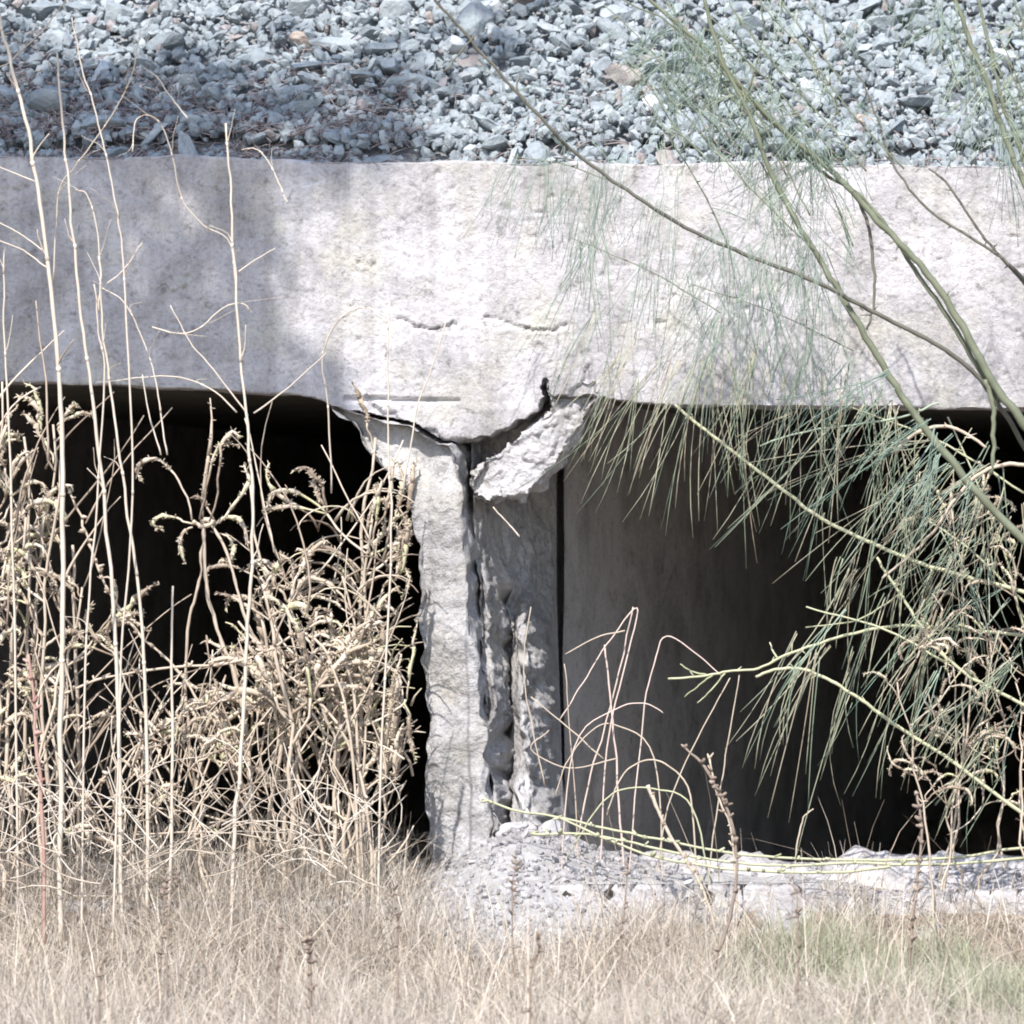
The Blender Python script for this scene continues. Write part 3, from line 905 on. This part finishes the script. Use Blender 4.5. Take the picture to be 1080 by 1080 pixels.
stalk("dry_stalk", [(5, 260), (4, 340), (8, 420), (14, 600), (20, 935)], -0.5, 1.0, 1.6, "stalk", "thin upright stalk hard against the left border", "stalk")
stalk("dry_stalk", [(100, 300), (104, 350), (110, 400), (100, 560), (90, 700), (86, 935)], -0.66, 0.8, 1.5, "stalk", "thin stalk bowed beside the thickest stalk", "stalk")
stalk("red_stalk", [(30, 690), (36, 740), (38, 790), (44, 840), (48, 935)], -0.64, 1.6, 2.6, "red_stem", "reddish stem low at the left edge", "stalk", bead=0.15, spurs=8)

# fine arched seed stems in front of the header on the left
arches = [([(148, 30), (140, 75), (125, 110), (102, 145), (80, 175), (62, 205), (56, 300)], "forked pale stem leaning right past the header top"),
          ([(72, -4), (45, 32), (12, 64), (-14, 100), (-10, 300)], "pale stem leaning in from the top left corner"),
          ([(140, 160), (143, 128), (158, 122), (172, 135), (183, 170), (192, 210), (215, 238), (243, 258), (250, 330)], "pale stem bending over in a hook at the header top"),
          ([(255, 158), (270, 157), (284, 172), (295, 195), (303, 215)], "short arching stem end right of the lone stalk"),
          ([(152, 72), (166, 82), (182, 105), (198, 125)], "short straw piece angled across the stones"),
          ([(80, 200), (92, 206), (102, 240), (106, 290), (104, 330)], "thin drooping stem beside the second stalk"),
          ([(108, 304), (130, 318), (148, 352), (163, 395), (170, 440), (176, 480)], "thin stem curving down right over the header edge"),
          ([(180, 322), (200, 360), (225, 390), (262, 438)], "thin stem sloping into the lone stalk from the left"),
          ([(344, 372), (305, 408), (268, 436)], "thin stem sloping into the lone stalk from the right"),
          ([(-6, 174), (38, 192)], "stiff straw pointing left out of the thickest stalk, upper"),
          ([(-6, 232), (20, 246), (48, 266)], "stiff straw pointing left out of the thickest stalk, middle"),
          ([(-6, 252), (24, 264), (52, 284)], "stiff straw pointing left out of the thickest stalk, lower"),
          ([(150, 256), (130, 285), (112, 300)], "short thin stem crossing the stained concrete"),
          ([(290, 262), (268, 275), (250, 288)], "short thin stem joined to the lone stalk"),
          ([(266, 330), (255, 320), (235, 325), (212, 345), (190, 352), (160, 345)], "looping fine stem on the shaded header"),
          ([(120, 402), (150, 398), (190, 398), (225, 412), (250, 435)], "low arched stem along the top of the left opening"),
          ([(408, 340), (390, 325), (370, 328), (352, 345), (340, 380), (346, 430), (350, 520)], "fine arched stem beside the pier head"),
          ([(150, 395), (158, 440), (170, 480)], "thin hanging stem end before the black opening"),
          ([(470, 340), (455, 390), (440, 430), (425, 520)], "very fine stem leaning over the pier head")]
for pts, lab in arches:
    stalk("arched_straw", pts, -0.58 if len(pts) < 7 else (-0.66, -0.5), 0.7, 1.1, "stalk", lab, "stem", ground=False, wobble=0.004)

# fine tangle nobody could count
tb = Tubes()
rt = random.Random(77)
for i in range(190):
    z = rt.random()
    if z < 0.62:
        x = rt.uniform(-30, 446); y0 = rt.uniform(800, 935)
    elif z < 0.80:
        x = rt.uniform(280, 430); y0 = rt.uniform(560, 900)
    else:
        x = rt.uniform(-30, 100); y0 = rt.uniform(430, 900)
    yy = rt.uniform(-0.5, -0.08); lim = 418 + 34 * rt.random()
    ln = rt.uniform(50, 200)
    a = rt.gauss(0, 0.55)
    p = Vector((x, y0)); pts = []
    b = rt.gauss(0, 0.55) / 8
    for k in range(9):
        pts.append(W(p.x, min(p.y, 938), yy + 0.006 * k))
        p += Vector((math.sin(a), -math.cos(a))) * ln / 8
        a += b + rt.uniform(-0.1, 0.1)
        if p.x > lim: break
    if len(pts) < 3: continue
    tb.tube(pts, rt.uniform(0.8, 1.7) * S, rt.uniform(0.4, 0.8) * S, 4, 0.1, rt)
tag(tb.build("undergrowth", M["straw"]), "fine tangle of fallen straw stems at the foot of the left opening", "undergrowth", kind="stuff")
tb = Tubes()
for i in range(120):
    x, y0 = rt.uniform(-40, 420), rt.uniform(845, 940)
    yy = rt.uniform(-0.75, -0.45); ln = rt.uniform(40, 150)
    a = rt.choice((-1, 1)) * rt.uniform(0.5, 1.5); b = rt.gauss(0, 1.5) / 8
    p = Vector((x, y0)); pts = []
    for k in range(9):
        pts.append(W(p.x, min(p.y, 945), yy + 0.006 * k))
        p += Vector((math.sin(a), -math.cos(a))) * ln / 8
        a += b + rt.uniform(-0.12, 0.12)
        if p.x > 432: break
    if len(pts) < 3: continue
    tb.tube(pts, rt.uniform(0.5, 1.0) * S, 0.35 * S, 4, 0.1, rt)
tag(tb.build("fallen_straw", M["stalk"]), "pale fallen straws lying crosswise over the grass below the left opening", "straw", kind="stuff")
# sweeping drooped leaf blades of the low clump beside the pier
tb = Tubes()
for i in range(75):
    x0, y0 = rt.gauss(392, 36), rt.uniform(540, 850)
    yy = rt.uniform(-0.28, -0.05); lim = 424 + 28 * rt.random()
    sgn = rt.choice((-1, 1, 1))
    ln = rt.uniform(60, 140)
    a = sgn * rt.uniform(0.0, 0.6); p = Vector((x0, y0)); pts = []
    for k in range(10):
        if p.x > lim: break
        pts.append(W(p.x, min(p.y, 935), yy - 0.01 * k))
        p += Vector((math.sin(a), -math.cos(a))) * ln / 9
        a += sgn * rt.uniform(0.16, 0.40)
    if len(pts) < 3: continue
    tb.tube(pts, rt.uniform(1.0, 1.8) * S, 0.5 * S, 4, 0.1, rt)
tag(tb.build("drooping_straw", M["spike"]), "drooping straw sheaf heaped low beside the pier", "straw", kind="stuff")

# ------------------------------------------------------------------ right opening: bent stems, low vines, dark stalks
bent = [([(668, 640), (655, 700), (640, 760), (620, 830), (600, 880)], "pinkish grass stem leaning right before the right opening", "pink_stem", 1.2),
        ([(638, 680), (644, 740), (650, 800), (655, 880), (662, 985)], "upright pinkish stem standing tallest beside the pier flank", "pink_stem", 1.5),
        ([(590, 760), (615, 720), (640, 680), (672, 641), (660, 700), (640, 790), (632, 850)], "grass stem bent into a sharp peak", "pink_stem", 1.1),
        ([(760, 712), (735, 690), (703, 671), (690, 700), (678, 760), (662, 850)], "grass stem folded at its tip beside the twig end", "pink_stem", 1.0),
        ([(596, 690), (630, 672), (660, 665)], "short curved stem near the pier flank", "straw", 1.0),
        ([(560, 735), (600, 768), (636, 800)], "stem crossing down right from the flank", "straw", 1.0),
        ([(585, 840), (600, 800), (625, 770), (650, 765), (690, 800), (700, 860)], "low arched stem in front of the flank foot", "straw", 1.0),
        ([(640, 860), (655, 820), (680, 802), (705, 808), (728, 840), (736, 890)], "tan stem arched like a hoop over the sill", "straw", 1.2),
        ([(598, 905), (625, 860), (650, 835), (690, 832), (730, 852), (752, 875)], "greenish stem arched low over the sill", "bark_pale", 1.2),
        ([(780, 712), (770, 770), (760, 830), (745, 890)], "thin straight stem hanging from the twig end", "straw", 1.0),
        ([(770, 715), (735, 780), (705, 850), (690, 900)], "thin stem leaning left below the twig end", "straw", 1.0),
        ([(560, 640), (552, 700), (560, 760), (575, 830)], "fine stem hanging down the pier flank", "straw", 0.9),
        ([(596, 700), (600, 760), (606, 830), (612, 900)], "fine straw before the dark joint", "straw", 0.8),
        ([(520, 535), (536, 552), (548, 566)], "short straw caught on the pier flank", "stalk", 1.1),
        ([(858, 853), (848, 862), (842, 885), (834, 915)], "little hooked stem standing on the sill", "straw", 1.2),
        ([(580, 770), (560, 790), (600, 810), (650, 800)], "bent stem lying across the flank foot", "straw", 0.9),
        ([(700, 752), (680, 742), (650, 748), (605, 790), (590, 850)], "long bowed stem beside the pinkish ones", "pink_stem", 0.9)]
for i, (pts, lab, m, r) in enumerate(bent):
    stalk("grass_stalk", pts, -0.16 - 0.02 * (i % 9), r * 0.8, r * 1.05, m, lab, "stem", ground=pts[-1][1] > 845, wobble=0.004)
darks = [([(718, 785), (740, 805), (755, 830), (770, 862), (777, 905), (772, 960), (752, 1020), (735, 1075)], -0.9, "brown knobbly stalk curving in front of the sill", 1.8),
         ([(968, 838), (972, 880), (966, 940), (960, 1000), (958, 1065)], -0.9, "brown spiky stalk upright at the lower right", 1.9),
         ([(325, 985), (327, 1015), (328, 1050)], -1.5, "short dark stalk poking from the grass at left of centre", 1.6),
         ([(175, 930), (172, 975), (165, 1030)], -1.1, "dark thin stalk in the grass below the left opening", 1.0),
         ([(545, 905), (540, 950), (544, 990)], -0.9, "thin dark stalk before the pier rubble", 0.9)]
for pts, y, lab, r in darks:
    stalk("dark_stalk", pts, y, r * 0.8, r * 1.2, "dark_stalk", lab, "stalk", bead=0.25, spurs=26, wobble=0.006)
for k, (px, py, y) in enumerate(((178, 965, -1.2), (292, 1032, -1.9), (420, 985, -1.3), (655, 990, -1.3), (842, 1000, -1.4), (560, 1035, -1.8), (105, 1040, -2.0))):
    h = rv.uniform(40, 75); lx = rv.uniform(-14, 14)
    stalk("dark_stalk", [(px + lx, py - h), (px + lx * .6, py - h * .5), (px, py), (px - 2, py + 30)], y, 0.8, 1.3, "dark_stalk", "short dark dried stalk half hidden in the foreground grass", "stalk", "short dark stalks in the foreground grass", bead=0.25, spurs=12, wobble=0.005)
spk = stalk("seed_stalk", [(683, 828), (692, 850), (706, 880), (722, 905), (742, 940), (760, 975)], -0.6, 2.6, 1.6, "spike", "fat-headed straw stalk leaning left before the sill", "stalk", bead=0.25, spurs=20)
spk = stalk("seed_stalk", [(748, 800), (757, 840), (772, 880), (778, 930)], -0.5, 1.4, 1.4, "straw", "slim straw stalk beside the brown knobbly one", "stalk", bead=0.2, spurs=10)
vines = [([(508, 842), (545, 855), (590, 862), (640, 874), (690, 884), (760, 898), (830, 905), (920, 907), (1000, 905), (1085, 893)], -0.30, "upper green vine lying along the sill"),
         ([(560, 880), (620, 880), (680, 892), (740, 905), (820, 913), (900, 910), (980, 912), (1085, 905)], -0.34, "lower green vine lying along the sill"),
         ([(590, 862), (640, 885), (700, 906), (790, 918), (880, 920), (940, 914)], -0.38, "thin green vine crossing the edge of the sill")]
for pts, y, lab in vines:
    stalk("green_vine", pts, y, 1.5, 2.0, "bark_pale", lab, "vine", ground=False, wobble=0.008, bead=0.08, spurs=14)

# ------------------------------------------------------------------ thorny green tree
tree = empty("thorn_tree", (1.62, -0.62, 0)); tree.location.z = gz(1.62, -0.62)
tag(tree, "green barked thorn tree sending thin branches and hanging strands across the right", "tree")
TB = Vector((1.62, -0.62, 0))
def strands(tb, x0, y0, x1, y1, d, n, ln, ang, r=1.0, rng=rv, hang=0.25):
    n = int(n * (0.68 if r > 0.7 else 1.0)); r *= 0.72 if r > 0.7 else 0.7
    left = 0
    for i in range(n):
        if left <= 0:                             # strands hang in little bundles
            left = rng.choice((1, 2, 2, 3, 4))
            t = rng.random()
            bx0, by0 = x0 + (x1 - x0) * t + rng.gauss(0, 5), y0 + (y1 - y0) * t + rng.gauss(0, 14)
            w = 0.35 * (ang[1] - ang[0])
            ba = rng.uniform(ang[0] - w, ang[1] + w); bL = rng.uniform(*ln); byy = d + rng.uniform(-0.12, 0.12)
        left -= 1
        x, y = bx0 + rng.gauss(0, 2.5), by0 + rng.gauss(0, 3)
        a = math.radians(ba + rng.gauss(0, 4))       # from straight down, + = towards the left
        L = bL * rng.uniform(0.7, 1.1)
        dy = rng.uniform(-0.03, 0.03)
        pts = []; px, py = x, y
        da = -a * hang / 5 + rng.gauss(0, 0.05)
        for k in range(7):
            pts.append(W(px, py, byy + dy * k / 6))
            px -= math.sin(a) * L / 6; py += math.cos(a) * L / 6
            a += da
        rr = r * rng.uniform(0.65, 1.25)
        tb.tube(pts, rr * S, rr * 0.7 * S, 3)

def branch(pts, y, r0, r1, m, strand_specs=(), leafm="leaf", twigs=(), to_trunk=None, spurs=8, parent=None):
    P = tr(pts, y)
    if to_trunk: P.append(TB + Vector(to_trunk))
    P = wob(spline(P, 7), 0.0045, rv)
    tb = Tubes()
    tb.tube(P, r0 * S, r1 * S, 7, 0.06, rv)
    for k in range(spurs):
        o = P[int(rv.uniform(0.05, 0.9) * (len(P) - 1))]
        d = Vector((rv.uniform(-1, 1), rv.uniform(-.5, .5), rv.uniform(-1, 1))).normalized()
        tb.tube([o, o + d * rv.uniform(4, 10) * S], 1.0 * S, 0.4 * S, 4)
    for q in twigs:
        tb.tube(wob(spline(tr(q, y if not isinstance(y, tuple) else y[0]), 5), 0.006, rv), 0.7 * S, 1.1 * S, 5)
    b = tb.build("branch", M[m], tree)
    if strand_specs:
        ls = Tubes()
        yy = y if not isinstance(y, tuple) else (y[0] + y[1]) / 2
        for s in strand_specs:
            strands(ls, *s[:4], yy, *s[4:])
        lo = ls.build("foliage", M[leafm])
        lo.parent = b
    return b

# trunk
tb = Tubes()
tb.tube(wob(spline([TB + Vector((0.05, 0, -0.25)), TB + Vector((0.02, 0, 0.3)), TB + Vector((-0.03, 0.02, 0.6)), TB + Vector((0.1, -0.15, 1.3)), TB + Vector((0.25, -0.4, 2.2))], 8), 0.02, rv), 0.055, 0.032, 10, 0.05, rv)
tb.build("trunk", M["bark"], tree)
J = (-0.02, 0.0, 0.55)
# A: double main branch to the top
branch([(676, -8), (720, 30), (760, 68), (800, 112), (840, 150), (880, 183), (925, 232), (960, 268), (988, 302), (1018, 350), (1045, 400), (1075, 440), (1130, 500)], (-0.62, -0.5), 1.7, 5.0, "bark",
       [(690, 10, 900, 205, 95, (30, 95), (-20, 55), 0.6), (700, 0, 800, 100, 60, (40, 120), (-10, 30), 0.55)], "leaf_pale", to_trunk=J,
       twigs=[[(640, -10), (672, 8), (700, 20), (730, 45)], [(800, -10), (806, 30), (800, 60), (790, 95)], [(850, -5), (868, 25), (872, 45)], [(745, 30), (770, 45), (800, 78)]])
branch([(735, 42), (775, 90), (820, 135), (862, 178), (905, 205), (940, 245), (968, 290), (1000, 335), (1030, 385), (1055, 425)], (-0.58, -0.5), 1.2, 2.8, "bark",
       [(760, 70, 880, 190, 60, (30, 90), (-30, 60), 0.6)], "leaf_pale")
# B: long bare twig
branch([(450, -10), (490, 35), (540, 92), (585, 140), (600, 156), (640, 186), (690, 220), (735, 246), (790, 270), (860, 297), (900, 318), (935, 336), (990, 365), (1030, 396), (1062, 440), (1120, 510)], (-1.0, -0.45), 1.4, 2.7, "bark_dark",
       [(500, 45, 640, 186, 26, (14, 50), (-60, 60), 0.5), (590, 150, 720, 240, 80, (40, 150), (5, 22), 0.45), (740, 246, 880, 305, 130, (40, 150), (-8, 25), 0.5)], "leaf_pale", to_trunk=J,
       twigs=[[(500, 38), (480, 62), (470, 75)], [(555, 108), (545, 92), (548, 80)]])
# C: green branch through the middle
branch([(742, -5), (760, 60), (790, 120), (812, 180), (838, 230), (862, 270), (885, 308), (910, 350), (935, 392), (958, 428), (990, 470), (1040, 530), (1090, 580), (1150, 640)], (-0.68, -0.55), 1.8, 4.8, "bark",
       [(800, 160, 870, 290, 100, (50, 150), (-15, 25), 0.5), (930, 400, 1040, 530, 70, (60, 180), (15, 50), 0.95)], "leaf_pale", to_trunk=(-0.02, 0, 0.4))
# D: top right
branch([(1005, -8), (1022, 40), (1040, 85), (1055, 130), (1070, 170), (1090, 215), (1130, 300)], -0.7, 2.2, 3.6, "bark",
       [(1000, 0, 1075, 180, 70, (40, 130), (-25, 30), 0.6), (900, -10, 1000, 10, 40, (30, 110), (-20, 30), 0.5)], "leaf_pale", to_trunk=(0.0, -0.05, 1.1))
branch([(1030, -8), (1046, 60), (1058, 110), (1078, 165), (1100, 230)], -0.64, 1.5, 2.6, "bark")
for k in range(16):
    x = rv.uniform(630, 850); q = rv.uniform(0.55, 0.95)
    L = rv.uniform(70, 190); y0 = rv.uniform(-30, 90)
    branch([(x, y0), (x + L * .33 * q + rv.uniform(-6, 6), y0 + L * .33), (x + L * .66 * q + rv.uniform(-6, 6), y0 + L * .66), (x + L * q, y0 + L)], rv.uniform(-0.75, -0.45), 0.55, 0.9, "bark",
           [(x, y0, x + L * q, y0 + L, 26, (18, 60), (-50, 60), 0.55)], rv.choice(("leaf_green", "leaf_pale")), spurs=4)
for k in range(7):
    x = rv.uniform(985, 1070); y0 = rv.uniform(-30, 60); L = rv.uniform(60, 150)
    branch([(x, y0), (x + L * .2, y0 + L * .5), (x + L * .42, y0 + L)], rv.uniform(-0.75, -0.5), 0.6, 0.9, "bark", [(x, y0, x + L * .42, y0 + L, 26, (18, 60), (-40, 60), 0.55)], "leaf_green", spurs=3)
for x0, y0, x1, y1, d, n, ln, ang in ((540, 165, 640, 190, -0.4, 46, (40, 110), (0, 25)), (600, 250, 760, 330, -0.35, 70, (60, 150), (5, 28)), (730, 300, 900, 370, -0.5, 90, (60, 150), (-5, 28)), (820, 100, 900, 260, -0.6, 60, (40, 110), (-20, 30)), (690, 60, 780, 160, -0.6, 60, (30, 90), (-30, 40))):
    branch([(x0, y0), ((x0 + x1) / 2 + 5, (y0 + y1) / 2 - 4), (x1, y1)], d, 0.4, 0.7, "bark", [(x0, y0, x1, y1, n, ln, ang, 0.6)], "leaf_pale", spurs=3)
for x0, y0, x1, y1, d, n, ln, ang in ((900, 430, 1080, 520, -0.3, 36, (70, 170), (0, 45)), (930, 520, 1085, 640, -0.36, 26, (70, 160), (-10, 40)), (1000, 440, 1090, 700, -0.3, 34, (60, 150), (5, 60)), (850, 640, 1000, 700, -0.5, 16, (60, 150), (10, 40))):
    branch([(x0, y0), ((x0 + x1) / 2 + 8, (y0 + y1) / 2 - 6), (x1, y1)], d, 0.8, 1.3, "bark_pale", [(x0, y0, x1, y1, n, ln, ang, 0.85)], "leaf_green" if x0 != 900 else "leaf", spurs=3)
# E, F: bare twigs at right
branch([(980, 178), (1000, 195), (1030, 240), (1050, 265), (1085, 305), (1130, 370)], -0.45, 1.1, 1.8, "bark_dark")
branch([(900, 70), (920, 110), (938, 165), (960, 200), (985, 226), (1020, 248), (1060, 275), (1085, 300)], -0.46, 0.9, 1.7, "bark_dark", [(880, 20, 930, 150, 30, (20, 70), (-40, 40), 0.5)], "leaf_pale")
branch([(905, 210), (916, 240), (922, 290), (921, 325), (914, 348)], -0.52, 2.0, 1.1, "bark_dark", spurs=3)
branch([(1040, 400), (1047, 430), (1048, 470), (1046, 500)], -0.52, 2.6, 2.0, "bark", spurs=3)
# H: pale branch across the opening
branch([(712, 427), (735, 447), (760, 466), (800, 497), (830, 520), (868, 548), (920, 573), (965, 592), (1010, 606), (1085, 626), (1150, 650)], -0.4, 1.5, 2.4, "bark_pale",
       [(615, 345, 745, 395, 60, (110, 190), (12, 32), 0.75), (735, 370, 850, 400, 70, (130, 215), (-4, 16), 0.8), (835, 400, 960, 430, 60, (100, 240), (0, 30), 0.9), (860, 545, 1030, 600, 44, (60, 170), (15, 42), 0.95), (930, 450, 1060, 520, 22, (70, 190), (58, 84), 0.85), (800, 440, 900, 470, 8, (60, 120), (60, 80), 0.8)], "leaf", to_trunk=J)
# K
branch([(925, 588), (945, 620), (968, 655), (990, 685), (1020, 712), (1050, 728), (1090, 748), (1150, 770)], -0.46, 1.3, 2.0, "bark_pale",
       [(930, 470, 1085, 540, 90, (70, 200), (5, 45), 0.9), (940, 600, 1085, 700, 60, (60, 160), (0, 40), 0.9)], "leaf", to_trunk=(-0.02, 0, 0.25))
# I: reaching left with a forked end
branch([(706, 716), (742, 713), (768, 708), (800, 705), (826, 692), (860, 680), (900, 668), (950, 660), (1010, 664), (1090, 672), (1150, 690)], -0.36, 1.1, 1.9, "bark_pale",
       [(830, 688, 1010, 664, 46, (90, 210), (12, 34), 0.85), (870, 600, 1000, 660, 34, (40, 130), (10, 50), 0.9)], "leaf", to_trunk=(-0.02, 0, 0.3),
       twigs=[[(716, 700), (730, 708), (745, 712)], [(722, 735), (738, 722), (752, 712)], [(735, 742), (750, 728), (765, 710)], [(812, 678), (815, 686), (820, 694)], [(850, 662), (900, 655), (930, 640), (950, 625)]])
# J
branch([(797, 714), (815, 707), (842, 705), (872, 716), (905, 736), (935, 758), (965, 778), (1000, 800), (1035, 826), (1090, 866), (1150, 900)], -0.42, 1.5, 2.1, "bark_pale",
       [(835, 700, 900, 730, 12, (50, 130), (5, 30), 0.8), (960, 690, 1085, 830, 50, (50, 130), (0, 35), 0.85)], "leaf", to_trunk=(-0.0, 0, 0.1))
# dry arched twigs near the right edge
branch([(944, 478), (958, 462), (978, 452), (1000, 450), (1020, 458), (1040, 472)], -0.5, 2.2, 1.4, "straw", spurs=4)
branch([(930, 610), (960, 585), (985, 560), (1005, 530), (1030, 502), (1060, 490), (1095, 492)], -0.52, 1.2, 2.2, "straw", spurs=4)
branch([(800, 470), (850, 455), (900, 448), (950, 440), (990, 425)], -0.44, 0.8, 1.2, "leaf_green", spurs=0)

# overhead limbs of the same tree, above the frame: they throw the dappled shade on the header
def over(px, py, t):
    return W(px, py, 0.0) + SUN * t
rc = random.Random(9)
limb = [TB + Vector((0.1, -0.15, 1.3)), TB + Vector((0.7, -0.9, 2.6)), TB + Vector((0.6, -1.6, 4.2)), over(900, -620, 4.6), over(500, -420, 4.6), over(200, -120, 4.6), over(60, 120, 4.5), over(-150, 260, 4.6), over(-420, 250, 4.7)]
tb = Tubes()
LP = wob(spline(limb, 10), 0.03, rc)
tb.tube(LP, 0.03, 0.008, 8, 0.05, rc)
twl = []
for i in range(300):
    px, py = rc.uniform(-460, 470), rc.uniform(-420, 430)
    if rc.random() < 1 - sstep(-420, 40, py): continue
    fade = sstep(180, 460, px + 0.25 * (py - 200))
    if rc.random() < fade * 1.05: continue
    e = over(px, py, rc.uniform(3.6, 4.6))
    o = min(LP, key=lambda q: (q - e).length)
    pth = wob(spline([o, o.lerp(e, 0.5) + Vector((0, 0, 0.06)), e], 5), 0.03, rc)
    tb.tube(pth, 0.011, 0.004, 4)
    twl.append(pth)
lb = tb.build("overhead_limb", M["bark"], tree)
ls = Tubes()
for pth in twl:
    sz = rc.uniform(0.014, 0.036)
    for j in range(int(rc.choice((40, 60, 90, 120)))):
        o = pth[-1] + Vector((rc.gauss(0, sz), rc.gauss(0, sz), rc.gauss(0, sz)))
        d = Vector((rc.gauss(0, .8), rc.gauss(0, .8), -rc.uniform(0.0, 1))).normalized()
        ln = rc.uniform(0.05, 0.14)
        ls.tube([o, o + d * ln * .5, o + d * ln + Vector((0, 0, -0.02))], 0.0032, 0.002, 3)
lo = ls.build("foliage", M["leaf_green"]); lo.parent = lb
print("objects", len(bpy.data.objects))
